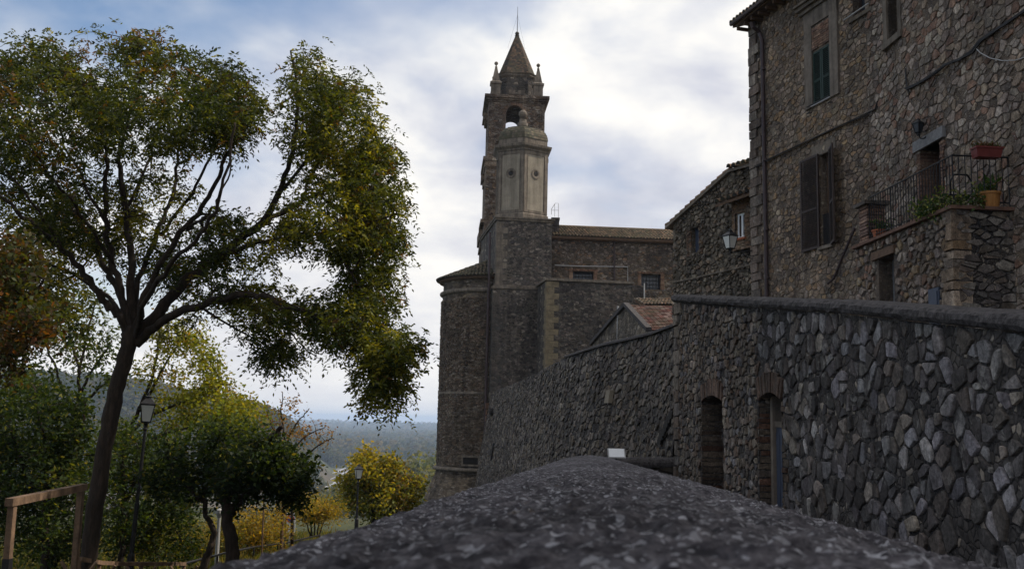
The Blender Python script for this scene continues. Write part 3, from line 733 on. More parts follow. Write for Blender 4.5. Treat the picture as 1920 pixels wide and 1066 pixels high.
# sloping row of raised dark blocks; the recess shade is painted as their colour
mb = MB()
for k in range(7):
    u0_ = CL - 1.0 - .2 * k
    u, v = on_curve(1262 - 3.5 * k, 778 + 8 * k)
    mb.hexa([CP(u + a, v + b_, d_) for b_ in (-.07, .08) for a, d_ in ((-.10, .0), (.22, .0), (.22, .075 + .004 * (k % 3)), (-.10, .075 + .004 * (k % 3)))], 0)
mb.build('recess_shade', M['dark'], cth)
# ================================================================== THE STONE HOUSE ABOVE
seam = V3((8.77, 23.7)); cor = V3((7.2, 29.2))
fa = Frame(cor.x, cor.y, seam.x - cor.x, seam.y - cor.y); LA = (seam - cor).length
fbm = Frame(seam.x, seam.y, .07, -1.0); LB = 24.0
fc0 = V3((9.29 - .07 * 21.7, 21.7)); fcm = Frame(fc0.x, fc0.y, .07, -1.0)      # front of the balcony base
uC, _ = fcm.uv(1788, 400); LC = uC
ZB = .6
house = thing('stone_house', 'tall rubble stone house with shuttered windows and a railed balcony at upper right', 'house', tuple(fa.p(LA, 1.5, 0)))
_, ztopA = fa.uv(1412, 55); ZT = ztopA + .25
hA, hB, hC = [], [], []
def hole(fr, x0, y0, x1, y1):
    """window opening from two opposite picture corners (upper left, lower right)"""
    u0, v1 = fr.uv(x0, y0); u1, v0 = fr.uv(x1, y1); return (u0, u1, min(v0, v1), max(v0, v1))
wg = hole(fa, 1524, 101, 1559, 181)           # green shutter
wf = hole(fa, 1538, 292, 1560, 457)           # french window
wt = hole(fa, 1597, -60, 1634, 10)            # top window with bar
hA = [wg, wf, wt]
ws = hole(fbm, 1662, -70, 1687, 62)           # top window in stone frame
bd = hole(fbm, 1727, 284, 1764, 262); _, ztop_bd = fbm.uv(1745, 272)
zsl = 4.12
bd = (bd[0], bd[1], zsl, ztop_bd)
hB = [ws, bd]
ld_u0, _ = fcm.uv(1648, 520); ld_u1, _ = fcm.uv(1677, 520); _, ld_v = fcm.uv(1662, 481)
ld = (ld_u0, ld_u1, 1.0, ld_v); hC = [ld]
HP = [(.24, .19, .14), (.29, .235, .175), (.20, .165, .13), (.32, .27, .215), (.24, .20, .165), (.29, .21, .13), (.17, .145, .12)]
HG = [(.24, .205, .18), (.30, .27, .24), (.19, .165, .145), (.34, .305, .265), (.26, .215, .17), (.22, .145, .11)]
mb = MB(); rng = random.Random(21)
def PW(fr): return lambda u, v, d: fr.p(u, v, d + .04 * noise.noise(V3((u * .7, 0, fr.O.x))))
PA, PB, PC = PW(fa), PW(fbm), PW(fcm)
pil_l = fa.uv(1511, 120)[0]; pil_r = fa.uv(1574, 120)[0]; pil_b = fa.uv(1540, 190)[1] - .1; pil_t = fa.uv(1528, 18)[1]
surround = (pil_l, pil_r, pil_b, pil_t + .3)
wall_face(mb, PA, 0, LA, ZB, ZT, hA, 1, .25)
stones(mb, PA, .45, LA, ZB, ZT, .26, .18, .018, .020, HP, rng, holes=[(wg[0] - .05, wg[1] + .05, wg[2], wg[3]), wf, wt, surround], skip=.12, jit=.38)
wall_face(mb, PB, 0, LB, ZB, ZT + .6, hB, 1, .25)
stones(mb, PB, .02, 9.0, 2.0, ZT + .5, .29, .205, .022, .022, HG, rng, holes=[(ws[0] - .18, ws[1] + .18, ws[2] - .15, ws[3]), (bd[0] - .12, bd[1] + .12, bd[2], bd[3] + .35)], skip=.10, jit=.38)
# rear and side walls, so the house is a closed body
bk = V3((9.5, 2.2, 0))
c0, c1, c2 = fa.p(0, 0), fa.p(LA, 0), fbm.p(LB, 0)
for a, b_ in ((c0 + bk, c0), (c2, c2 + V3((10.5, 0, 0))), (c2 + V3((10.5, 0, 0)), c0 + bk)):
    mb.face([V3((a.x, a.y, ZB)), V3((b_.x, b_.y, ZB)), V3((b_.x, b_.y, ZT + .3)), V3((a.x, a.y, ZT + .3))], 1)
# quoins of the far corner
y_ = ZB; k = 0
while y_ < ZT - .2:
    h_ = rng.uniform(.22, .36); L_ = .62 if k % 2 else .38
    mb.fb(fa, -.015, L_ * rng.uniform(.85, 1.05), y_ + .012, y_ + h_ - .012, -.4, .05 + rng.uniform(-.01, .02), 0, cj(rng, rng.choice([(.22, .20, .175), (.19, .17, .15), (.17, .14, .12)]), .75, 1.2), .012, rng)
    y_ += h_; k += 1
for h in hA: reveal(mb, fa.p, h, .28, 1)
for h in hB: reveal(mb, fbm.p, h, .42, 1)
mb.build('facade', [M['stone'], M['mortar']], house)
# thin ledges (string course) running across the left front
mb = MB()
pts = [(1440, 301), (1490, 277), (1540, 252), (1590, 230), (1643, 203)]
path = [fa.p(*fa.uv(x, y, .05), .05) for x, y in pts]
mb.tube(path, .03, 6); mb.build('string_ledge', M['dressed'], house)
# ---- roof
mb = MB(); ov = .47
er0 = fa.p(-.22, ZT - .02, ov); er1 = fa.p(LA + .1, ZT - .02, ov); up = V3((9.8, 2.0, 3.2))
S = bil(er0, er1, er1 + up, er0 + up)
slab(mb, S, 1, .10, 4, 1); tiles(mb, S, 30, 12, rng, 0, .115, seg=4)
e2 = fbm.p(LB, ZT + .0, ov)
S2 = bil(er1 + V3((0, 0, .01)), e2, e2 + V3((10.2, 0, 3.2)), er1 + up)
slab(mb, S2, 1, .10, 2, 1)
for k in range(16):   # rafters' ends under the eave
    u = -.12 + k * .42; mb.fb(fa, u, u + .09, ZT - .22, ZT - .13, -.05, ov - .08, 2)
mb.build('roof', [M['tile'], M['dark_wood'], M['dark_wood']], house)
# gutter and downpipe
mb = MB(); mb.tube([fa.p(-.2, ZT - .02, ov + .07), fa.p(LA, ZT - .04, ov + .07)], .06, 8)
mb.build('gutter', M['pipe'], house)
mb = MB(); dp = [(1408, 42, .42), (1412, 51, .36), (1424, 61, .14), (1429, 75, .1), (1433, 300, .1), (1436, 440, .1), (1438, 570, .1)]
path = [fa.p(*fa.uv(x, y, d), d) for x, y, d in dp]; mb.tube(path, .062, 9)
for y in (130, 300, 430, 520): 
    q = fa.p(*fa.uv(1430 + (y - 75) * .019, y, .1), .1); mb.lathe(q, [(.075, -.03), (.075, .03)], 9)
mb.build('downpipe', M['pipe'], house, smooth=False)
# ---- helper: louvred shutter leaf in a frame's plane, optionally swung open
def shutter(mb, O, U, N, w_, v0, v1, th=.035):
    V = V3((0, 0, 1)); 
    def bx(a, b_, c, d_, e, f): 
        P = [O + U * x + V * z + N * y for z in (c, d_) for x, y in ((a, f), (b_, f), (b_, e), (a, e))]; mb.hexa(P)
    st = .06
    bx(0, st, v0, v1, 0, th); bx(w_ - st, w_, v0, v1, 0, th)
    mid = v0 + (v1 - v0) * .42
    for a in (v0, mid, v1 - st): bx(st, w_ - st, a, a + st, 0, th)
    z = v0 + st + .01
    while z < v1 - st - .02:
        P = [O + U * x + V * zz_ + N * yy for zz_, yy in ((z, .0), (z + .012, -.002)) for x in (st, w_ - st)]
        mb.hexa([O + U * st + V * z + N * th, O + U * (w_ - st) + V * z + N * th, O + U * (w_ - st) + V * (z + .03) + N * 0, O + U * st + V * (z + .03) + N * 0,
                 O + U * st + V * (z + .012) + N * th, O + U * (w_ - st) + V * (z + .012) + N * th, O + U * (w_ - st) + V * (z + .042) + N * 0, O + U * st + V * (z + .042) + N * 0])
        z += .052
# ---- the green window in its blind surround
win = MB()
win.fb(fa, surround[0], surround[1], pil_b, pil_t, -.02, .03, 1)
wdw = None
mb = MB()
mb.fb(fa, pil_l, pil_l + .36, pil_b + .05, pil_t, .0, .055, 0); mb.fb(fa, pil_r - .36, pil_r, pil_b + .05, pil_t, .0, .055, 0)
mb.fb(fa, wg[0] - .10, wg[0] + .0, wg[2], wg[3] + .05, .0, .04, 0); mb.fb(fa, wg[1], wg[1] + .10, wg[2], wg[3] + .05, .0, .04, 0)
mb.fb(fa, pil_l, pil_r, pil_t - .45, pil_t, .0, .05, 0)
surr = mb.build('window_surround', M['old_plaster'], house)
cu0, cv0 = fa.uv(1494, 36, .1); cu1, cv1 = fa.uv(1562, 0, .1)
mb = MB()
for a, b_, c_, d_ in ((0, .10, .02, .12), (.10, .20, .02, .22), (.20, .26, .02, .30)): mb.fb(fa, cu0 + .1, pil_r + .25, cv0 + a, cv0 + b_, c_, d_, 0)
mb.build('cornice', M['dressed'], surr)
mb = MB(); bricks(mb, fa, pil_l + .37, pil_r - .37, wg[3] + .06, pil_t - .46, .02, rng, 0)
mb.build('brick_panel', M['brick'], surr)
mb = MB(); bw_ = (wg[1] - wg[0])
mb.fb(fa, wg[0], wg[1], wg[2], wg[3], -.26, -.22, 0); mb.build('window_pane', M['glass'], house)
mb = MB(); shutter(mb, fa.p(wg[0] + .01, 0, -.02), fa.U, fa.N, bw_ * .5 - .02, wg[2], wg[3]); mb.build('shutter', M['green_paint'], house)
mb = MB(); shutter(mb, fa.p(wg[0] + bw_ * .5 + .01, 0, -.02), fa.U, fa.N, bw_ * .5 - .02, wg[2], wg[3]); mb.build('shutter', M['green_paint'], house)
mb = MB(); mb.bar(fa.p(wg[0] - .12, wg[2] - .02, .14), fa.p(wg[1] + .1, wg[2] - .02, .14), .018)
for u in (wg[0] - .1, wg[1] + .05): mb.tube([fa.p(u, wg[2] - .16, .0), fa.p(u, wg[2] - .22, .16), fa.p(u + .18, wg[2] - .22, .2)], .012)
mb.build('clothes_rail', M['iron'], house)
mb = MB(); mb.fb(fa, wg[0] - .05, wg[1] + .02, wg[2] - .04, wg[2] - .005, -.2, .07); mb.build('sill', M['zinc'], house)
# ---- french window with open brown shutters
fw = wf[1] - wf[0]
mb = MB(); mb.fb(fa, wf[0], wf[1], wf[2], wf[3], -.27, -.24, 0); pn = mb.build('french_window', M['glass'], house)
mb = MB()
for a in (wf[0], wf[0] + fw * .47, wf[1] - .06): mb.fb(fa, a, a + .06, wf[2], wf[3], -.24, -.19)
for v_ in (wf[2], wf[2] + .75, wf[3] - .07): mb.fb(fa, wf[0], wf[1], v_, v_ + .06, -.238, -.188)
mb.build('window_frame', M['dark_wood'], pn)
mb = MB(); mb.fb(fa, wf[0] + .06, wf[0] + fw * .45, wf[2] + .82, wf[3] - .08, -.238, -.232); mb.build('curtain', M['curtain'], pn)
mb = MB(); n_ = 9
for k in range(n_): u = wf[0] + fw * (k + .5) / n_; mb.bar(fa.p(u, wf[2], -.04), fa.p(u, wf[2] + .85, -.04), .011)
for v_ in (.06, .85): mb.bar(fa.p(wf[0], wf[2] + v_, -.04), fa.p(wf[1], wf[2] + v_, -.04), .016)
mb.build('window_railing', M['iron'], pn)
us, _ = fa.uv(1506, 380); sw = wf[0] - us
mb = MB(); shutter(mb, fa.p(us, 0, .05), fa.U, fa.N, sw, wf[2] - .03, wf[3] + .05, .045); mb.build('shutter', M['brown_paint'], house)
mb = MB(); U2 = (fa.U * .90 + fa.N * .43).normalized(); N2 = V3((U2.y, -U2.x, 0))
shutter(mb, fa.p(wf[1] + .02, 0, .02), U2, N2, .62, wf[2] - .03, wf[3] + .06, .045); mb.build('shutter', M['brown_paint'], house)
mb = MB(); mb.fb(fa, wf[0] - .1, wf[1] + .12, wf[2] - .09, wf[2] - .004, -.28, .09); mb.build('sill', M['dressed'], house)
mb = MB(); mb.fb(fa, wf[0] - .35, wf[1] + .3, wf[3] + .02, wf[3] + .32, -.1, .035); mb.build('lintel', M['dressed'], house)
# ---- upper windows
mb = MB(); mb.fb(fa, wt[0], wt[1], wt[2], wt[3], -.27, -.24); pn = mb.build('upper_window', M['glass'], house)
mb = MB()
for a in (wt[0], (wt[0] + wt[1]) / 2, wt[1] - .06): mb.fb(fa, a, a + .06, wt[2], wt[3], -.24, -.2)
mb.fb(fa, wt[0], wt[1], wt[2], wt[2] + .07, -.238, -.198); mb.build('window_frame', M['brown_paint'], pn)
mb = MB(); mb.bar(fa.p(wt[0] - .12, wt[2] - .06, .18), fa.p(wt[1] + .12, wt[2] - .03, .18), .022)
mb.build('clothes_rail', M['zinc'], pn)
mb = MB(); mb.fb(fa, wt[0] - .1, wt[1] + .1, wt[2] - .16, wt[2] - .06, -.2, .08); mb.build('sill', M['dressed'], pn)
mb = MB(); mb.fb(fbm, ws[0], ws[1], ws[2], ws[3], -.40, -.36); pn = mb.build('upper_window', M['glass'], house)
mb = MB()
mb.fb(fbm, ws[0] - .2, ws[0], ws[2], ws[3], -.2, .05); mb.fb(fbm, ws[1], ws[1] + .16, ws[2], ws[3], -.2, .05); mb.fb(fbm, ws[0] - .22, ws[1] + .22, ws[2] - .16, ws[2], -.2, .10)
mb.build('stone_frame', M['dressed'], pn)
mb = MB()
for a in (ws[0] + .01, ws[1] - .08): mb.fb(fbm, a, a + .07, ws[2], ws[3], -.36, -.3)
mb.build('window_frame', M['blue_paint'], pn)
# ---- balcony: base block, ledge, brick pier, railing, door
mb = MB(); 
wall_face(mb, PC, -.2, LC, ZB, zsl - .10, hC, 1, .25)
stones(mb, PC, -.2, LC - .2, 1.0, zsl - .1, .23, .20, .045, .045, HG + [(.26, .20, .13)], rng, holes=[(ld[0] - .16, ld[1] + .1, ld[2], ld[3] + .22)], skip=.10, jit=.42)
ce = fcm.p(LC, 0, 0); fd = Frame(ce.x, ce.y, -fcm.N.x, -fcm.N.y); DD = 1.25
wall_face(mb, fd.p, 0, DD, ZB, zsl - .10, (), 2, .5)
stones(mb, fd.p, .05, DD, 1.0, zsl - .1, .34, .17, .03, .03, [(.10, .095, .095), (.13, .12, .115), (.15, .13, .11), (.21, .20, .185)], rng, skip=.08)
y_ = ZB; k = 0
while y_ < zsl - .14:
    h_ = rng.uniform(.14, .34); L_ = rng.uniform(.2, .45)
    mb.fb(fcm, LC - L_, LC + .012, y_ + .012, min(zsl - .11, y_ + h_ - .012), -.3, .05 + rng.uniform(-.01, .02), 0, cj(rng, rng.choice(HP), .75, 1.15), .015, rng); y_ += h_
reveal(mb, fcm.p, ld, .42, 1)
mb.face([fcm.p(-.2, ZB, 0), fcm.p(-.2, zsl - .1, 0), fcm.p(-.2, zsl - .1, -1.3), fcm.p(-.2, ZB, -1.3)], 1)
mb.build('balcony_base', [M['stone'], M['mortar'], M['grey_mortar']], house)
mb = MB(); mb.fb(fcm, -.28, LC + .1, zsl - .098, zsl - .035, -1.25, .10, 0)
bal = mb.build('balcony_floor', M['ledge'], house)
mb = MB(); zr = zsl + .93; rails = []
u_p = .42
for (a, b_) in ((fcm.p(u_p, 0, -.03), fcm.p(LC - .03, 0, -.03)), (fcm.p(LC - .03, 0, -.03), fcm.p(LC - .03, 0, -1.1))):
    L_ = (b_ - a).length; n_ = int(L_ / .115)
    for k in range(n_ + 1):
        q = a.lerp(b_, k / n_); mb.bar(q + V3((0, 0, zsl - .03)), q + V3((0, 0, zr)), .0095 if k % 9 else .014, sides=5)
    for z in (zsl + .07, zr): mb.bar(a + V3((0, 0, z)), b_ + V3((0, 0, z)), .017 if z > zsl + .5 else .011, sides=6)
mb.build('railing', M['iron'], bal)
mb = MB(); bricks_z = zsl - .03
for j in range(11):
    z0 = zsl - .03 + j * .075; e = .012 * (j % 2)
    mb.fb(fcm, -.02 + e, .42 - e, z0, z0 + .060, -.40 + e, .02 - e, 0, cj(rng, rng.choice(BRICK), .7, 1.25), .004, rng)
    mb.fb(fcm, .02, .38, z0 + .058, z0 + .077, -.36, -.02, 0, (.12, .10, .085))
mb.fb(fcm, -.10, .50, zsl - .03 + 11 * .075, zsl + .05 + 11 * .075, -.48, .10, 0, (.10, .085, .075))
mb.build('brick_pier', M['brick'], bal)
mb = MB(); mb.fb(fbm, bd[0] - .25, bd[1] + .2, bd[3], bd[3] + .24, -.3, .07); lin = mb.build('lintel', M['concrete'], house)
for sd_ in (0, 1):
    mb = MB()
    for j in range(int((bd[3] - zsl) / .072)):
        a, b_ = ((bd[0] - .03 - rng.uniform(.08, .2), bd[0] + .004), (bd[1] - .004, bd[1] + .1 + rng.uniform(0, .14)))[sd_]
        mb.fb(fbm, a, b_, zsl + j * .072, zsl + j * .072 + .06, -.38, .035 + rng.uniform(-.005, .012), 0, cj(rng, rng.choice(BRICK), .7, 1.2), .004, rng)
    mb.build('brick_jamb', M['brick'], house)
mb = MB(); mb.fb(fbm, bd[0], bd[1], bd[2], bd[3], -.41, -.37); d_ = mb.build('balcony_door', M['brown_paint'], house)
mb = MB()
for k in range(2):
    for z in (0.12, 1.05): mb.fb(fbm, bd[0] + .1 + k * (bd[1] - bd[0]) * .46, bd[0] + .06 + (k + .78) * (bd[1] - bd[0]) * .46, zsl + z, zsl + z + .75, -.372, -.35)
mb.build('door_panel', M['brown_paint'], d_)
# ---- lower door under the balcony
mb = MB(); mb.fb(fcm, ld[0] - .22, ld[1] + .14, ld[3], ld[3] + .17, -.3, .07, jit=.01); mb.build('lintel', M['dark_wood'], house)
mb = MB(); mb.fb(fcm, ld[0], ld[1], ld[2], ld[3], -.42, -.37); d_ = mb.build('lower_door', M['blue_paint'], house)
un0, vn1 = fcm.uv(1664, 532, -.36); un1, vn0 = fcm.uv(1673, 556, -.36)
mb = MB(); mb.fb(fcm, un0, un1, vn0, vn1, -.368, -.362); mb.build('paper_notice', M['white'], d_)
mb = MB(); mb.fb(fcm, ld[0], ld[0] + .09, ld[2], ld[3], -.37, -.3); mb.build('door_frame', M['concrete'], d_)
mh = hole(fcm, 1746, 543, 1767, 573)
mb = MB(); mb.fb(fcm, mh[0], mh[1], 1.35, mh[3], -.02, .065); d_ = mb.build('meter_hatch', M['blue_paint'], house)
mb = MB(); mb.fb(fcm, mh[0] + .05, mh[1] - .05, 1.4, mh[3] - .06, .06, .08); mb.fb(fcm, mh[0] + .07, mh[0] + .10, mh[3] - .42, mh[3] - .30, .08, .10); mb.build('hatch_panel', M['blue_paint'], d_)
# ---- diagonal handrail pipe
mb = MB(); pth = [(1603, 428), (1597, 440), (1580, 480), (1563, 522), (1552, 531)]
mb.tube([fa.p(*fa.uv(x, y, .12), .12) for x, y in pth], .035, 7)
hr = mb.build('diagonal_pipe', M['pipe'], house)
# ---- things on the balcony
def pot(c, r0, r1, h, mat, name, label, rim=True):
    th_ = thing(name, label, 'planter', tuple(c)); mb = MB()
    mb.lathe(c, [(r0, 0), (r1, h * .86), (r1 * 1.09, h * .86), (r1 * 1.09, h), (r1 * .92, h), (r1 * .9, h * .88), (.001, h * .88)], 18)
    mb.build('pot', mat, th_); return th_
def leafy(name, parent, pts, n, L_, cols, rng, spread):
    rn = np.random.default_rng(rng.randrange(1 << 30)); k = len(pts)
    base = np.array([pts[i % k] for i in range(n)], float) + rn.normal(0, spread, (n, 3))
    d = rn.normal(0, 1, (n, 3)); d[:, 2] += .3
    leaves(name, base, d, rn.uniform(.6, 1.2, n) * L_, .5, cols, parent, rn)
def leaves(name, base, d, L, wr, cols, parent, rn, mat=None, colidx=None, cjit=.25):
    """Leaf blades as one mesh: every leaf a folded diamond of its own size, turn and colour."""
    n = len(base); d = d / np.linalg.norm(d, axis=1, keepdims=True)
    r = rn.normal(0, 1, (n, 3)); s = np.cross(d, r); s /= np.linalg.norm(s, axis=1, keepdims=True)
    L = np.asarray(L).reshape(n, 1); wd = L * wr
    v = np.empty((n, 4, 3), np.float32)
    v[:, 0] = base; v[:, 1] = base + d * L * .45 + s * wd * .5; v[:, 2] = base + d * L; v[:, 3] = base + d * L * .45 - s * wd * .5
    off = np.zeros(3); q = parent
    while q is not None: off += np.array(BASE.get(q.name, V3((0, 0, 0)))); q = q.parent
    v -= off.astype(np.float32)
    me = bpy.data.meshes.new(name)
    me.vertices.add(4 * n); me.vertices.foreach_set('co', v.reshape(-1))
    me.loops.add(4 * n); me.loops.foreach_set('vertex_index', np.arange(4 * n, dtype=np.int32))
    me.polygons.add(n); me.polygons.foreach_set('loop_start', np.arange(0, 4 * n, 4, dtype=np.int32))
    try: me.polygons.foreach_set('loop_total', np.full(n, 4, np.int32))
    except Exception: pass
    cols = np.array(cols, float)
    ci = rn.integers(0, len(cols), n) if colidx is None else colidx
    c = cols[ci] * rn.uniform(1 - cjit, 1 + cjit, (n, 1)) * rn.uniform(.92, 1.08, (n, 3))
    a = me.attributes.new('col', 'FLOAT_COLOR', 'FACE'); a.data.foreach_set('color', np.concatenate([np.clip(c, 0, 1), np.ones((n, 1))], 1).astype(np.float32).ravel())
    me.materials.append(mat or M['leaf']); me.update(calc_edges=True); me.validate()
    o = bpy.data.objects.new(name, me); COL.objects.link(o)
    if parent is not None: o.parent = parent
    return o
# things on the balcony ledge
GREEN = [(.03, .06, .02), (.05, .085, .03), (.035, .07, .03), (.08, .10, .04)]
q = fcm.p(LC - .03, 0, -.70)
bx = thing('flower_box', 'long red window box with dry stems hung on the top of the balcony railing', 'planter', (q.x, q.y, zr))
mb = MB(); fdd = Frame(fcm.p(LC, 0, 0).x, fcm.p(LC, 0, 0).y, fd.U.x, fd.U.y)
a0, a1 = fdd.uv(1819, 300)[0], fdd.uv(1868, 300)[0]
mb.loft([[fdd.p(u, v_, d__) for u, d__ in ((a0 + e, .02), (a1 - e, .02), (a1 - e, .24 - e), (a0 + e, .24 - e))] for v_, e in ((zr - .07, .03), (zr + .09, .0), (zr + .091, -.015), (zr + .12, -.015))])
mb.build('box', M['red_plastic'], bx)
rng = random.Random(3)
leafy('dry_plant', bx, [tuple(fdd.p(a0 + (a1 - a0) * k / 30, zr + .15, .12)) for k in range(31)], 260, .07, [(.09, .06, .045), (.11, .06, .05), (.06, .07, .035)], rng, .04)
q = fcm.p(LC - .03, 0, -.82); q.z = zsl - .03
gp = pot(fdd.p(fdd.uv(1862, 380)[0], zsl - .03, -.14), .17, .20, .30, M['gold_pot'], 'plant_pot', 'round ochre and brown plant pot at the right end of the balcony')
leafy('plant', gp, [tuple(V3(BASE[gp.name]) + V3((0, 0, .42)))], 90, .14, GREEN, rng, .09)
iv = fcm.p(LC - .22, zsl + .1, -.05)
ivt = thing('trailing_plant', 'green variegated plant spilling over the corner of the balcony ledge', 'plant', (iv.x, iv.y, zsl - .03))
mb = MB()
pp = []
for k in range(60):
    s_ = rng.random()
    b0 = fcm.p(LC - .1, zsl + .05, .0).lerp(fcm.p(LC - 1.15, zsl + .0, .10), s_) if k % 3 else fdd.p(rng.uniform(.0, .62), zsl + .08, .03)
    e_ = b0 + V3((rng.uniform(-.2, .1), rng.uniform(-.2, .2), rng.uniform(-.16, .26)))
    mb.tube([b0, (b0 + e_) / 2 + V3((0, 0, .06)), e_], .005, 4); pp += [tuple(b0.lerp(e_, f)) for f in (.3, .5, .7, .9, 1)]
mb.build('stems', M['bark_pale'], ivt)
leafy('foliage', ivt, pp, 1100, .085, GREEN + [(.20, .22, .13)], rng, .05)
tp = pot(fcm.p(.66, zsl - .03, -.14), .11, .15, .2, M['terracotta'], 'flower_pot', 'orange terracotta flower pot with a low plant beside the brick pier')
leafy('plant', tp, [tuple(V3(BASE[tp.name]) + V3((.1, 0, .26)))], 150, .10, GREEN, rng, .10)
ch = fdd.p(.34, zsl - .03, -.32)
cht = thing('metal_chair', 'black bent metal chair back standing behind the balcony railing', 'chair', tuple(ch))
mb = MB(); mb.tube([ch + V3((-.2, 0, 0)), ch + V3((-.2, 0, .55)), ch + V3((-.12, 0, .68)), ch + V3((.12, 0, .68)), ch + V3((.2, 0, .55)), ch + V3((.2, 0, 0))], .018, 7); mb.build('back_frame', M['iron'], cht)
mb = MB(); mb.tube([ch + V3((-.2, .05, .30)), ch + V3((.2, .05, .30)), ch + V3((.2, .4, .30)), ch + V3((-.2, .4, .30)), ch + V3((-.2, .05, .30))], .016, 6); mb.box(ch + V3((0, .22, .30)), .38, .34, .02); mb.build('seat', M['iron'], cht)
for sx in (-.19, .19):
    mb = MB(); mb.bar(ch + V3((sx, .4, .3)), ch + V3((sx, .42, 0)), .014); mb.build('leg', M['iron'], cht)
# wall lanterns
def wall_lantern(name, label, fr, px, py, pxb, pyb, d, h):
    ub, vb = fr.uv(pxb, pyb); q = at(px, py, fr.p(ub, vb, d).y)
    wl = thing(name, label, 'lamp', tuple(fr.p(ub, vb, 0)))
    a = MB(); g = MB(); lantern(a, g, q, h, h * .2, h * .36, .5)
    a.build('lamp_frame', M['iron'], wl); g.build('lamp_glass', M['frost'] if h > .5 else M['glass'], wl)
    return wl, q, fr.p(ub, vb, .02)
wl, q, bq = wall_lantern('wall_lantern', 'pale four-sided lantern on an iron bracket at the left corner of the stone house', fa, 1369, 468, 1414, 469, .35, .62)
mb = MB(); mb.tube([bq, q + V3((0, 0, -.10))], .016); mb.tube([q + V3((0, 0, -.1)), q + V3((0, 0, -.03))], .016); mb.tube([bq + V3((0, 0, -.28)), bq.lerp(q, .3) + V3((0, 0, -.2)), bq.lerp(q, .55) + V3((0, 0, -.07))], .011)
mb.bar(bq + V3((0, 0, .2)), bq + V3((0, 0, -.36)), .022); mb.build('bracket', M['iron'], wl)
wl, q, bq = wall_lantern('wall_lantern', 'small black lantern on a curved arm above the balcony door', fbm, 1722, 250, 1741, 252, .42, .33)
mb = MB(); mb.tube([bq, bq.lerp(q, .4) + V3((0, 0, -.10)), bq.lerp(q, .8) + V3((0, 0, -.11)), q + V3((0, 0, -.02))], .014); mb.build('bracket', M['iron'], wl)
# cables
def cable(name, label, fr, pts, r, d, mat='cable', n=2):
    rngc = random.Random(len(pts)); th_ = None; mb = MB()
    for k in range(n):
        mb.tube([fr.p(*fr.uv(x + rngc.uniform(-1.5, 1.5) * (n > 1), y + rngc.uniform(-2, 2) * (n > 1), d), d + rngc.uniform(-.01, .01)) for x, y in pts], r, 5)
    return tag(mb.build(name, M[mat]), label, 'cable')
cable('power_cable', 'thick bundle of dark cables sagging up across the wall above the balcony', fbm, [(1700, 166), (1725, 155), (1755, 135), (1772, 122), (1800, 112), (1822, 96), (1838, 76), (1880, 49), (1925, 18)], .026, .08, n=4)
cable('power_cable', 'thin dark cable climbing beside the join between the two house fronts', fa, [(1415, 313), (1442, 299), (1500, 271), (1560, 243), (1620, 216), (1642, 204), (1645, 190)], .012, .11, n=2)
cable('power_cable', 'thin pale cable hanging in a loop at the upper right of the house wall', fbm, [(1826, 86), (1838, 99), (1856, 109), (1880, 114), (1905, 113), (1930, 105)], .010, .07, 'zinc', 1)
cable('power_cable', 'short dark cable dropping down the vertical join left of the balcony', fbm, [(1698, 130), (1699, 150), (1701, 168), (1704, 175)], .012, .07, n=2)
# ================================================================== NEIGHBOUR HOUSE
nfr = Frame(5.63, 34.7, 7.54 - 5.63, 31 - 34.7); LN = 5.2
nb = thing('gabled_house', 'dark mossy stone house with a sloping roof edge beside the tall stone house', 'house', tuple(nfr.p(2, 1.5, 0)))
u1_, v1_ = nfr.uv(1262, 415); u2_, v2_ = nfr.uv(1372, 322); 
mb = MB()
top = lambda u: v1_ + (v2_ - v1_) * min(1, max(0, (u - u1_) / (u2_ - u1_)))
wn1 = hole(nfr, 1297, 428, 1312, 471)
wall_face(mb, nfr.p, u1_, LN, .5, top, [wn1], 0, .5); reveal(mb, nfr.p, wn1, .2, 0)
Pn = lambda u, v, d: nfr.p(u, v, d + .02)
stones(mb, Pn, u1_, LN, .5, 9, .24, .18, .045, .04, [(.11, .098, .08), (.16, .145, .12), (.22, .20, .165), (.13, .115, .09), (.25, .205, .155)], rng, top=top, holes=[wn1], skip=.22, jit=.43, mat=1)
q0 = nfr.p(u1_, 0, 0); q1 = q0 - nfr.N * 7
mb.face([V3((q1.x, q1.y, .5)), V3((q0.x, q0.y, .5)), V3((q0.x, q0.y, v1_)), V3((q1.x, q1.y, v1_))], 0)
mb.build('wall', [M['mossy'], M['stone']], nb)
mb = MB(); a_, b_ = nfr.p(u1_ - .28, v1_ - .16, .16), nfr.p(u2_, v2_ + .06, .16); bkv = -nfr.N * 7
S = bil(a_, a_ + bkv, b_ + bkv, b_); slab(mb, S, 1, .09, 1, 1); tiles(mb, S, 22, 12, rng, 0, .12, seg=4)
a2, b2_ = nfr.p(u2_, v2_ + .06, .16), nfr.p(LN + 1.5, v2_ - .05, .16)
S = bil(a2 + V3((0, 0, -.0)), b2_, b2_ + bkv + V3((0, 0, 1.3)), a2 + bkv + V3((0, 0, 1.3))); slab(mb, S, 1, .09); tiles(mb, S, 14, 12, rng, 0, .12, seg=4)
mb.build('roof', [M['tile'], M['dressed']], nb)
mb = MB(); mb.fb(nfr, wn1[0], wn1[1], wn1[2], wn1[3], -.19, -.16); pn = mb.build('window', M['blue_paint'], nb)
mb = MB()
for k in range(4): mb.fb(nfr, wn1[0] + .02 + k * (wn1[1] - wn1[0]) / 4, wn1[0] - .01 + (k + 1) * (wn1[1] - wn1[0]) / 4, wn1[2] + .03, wn1[3] - .03, -.16, -.145)
mb.build('shutter', M['blue_paint'], pn)
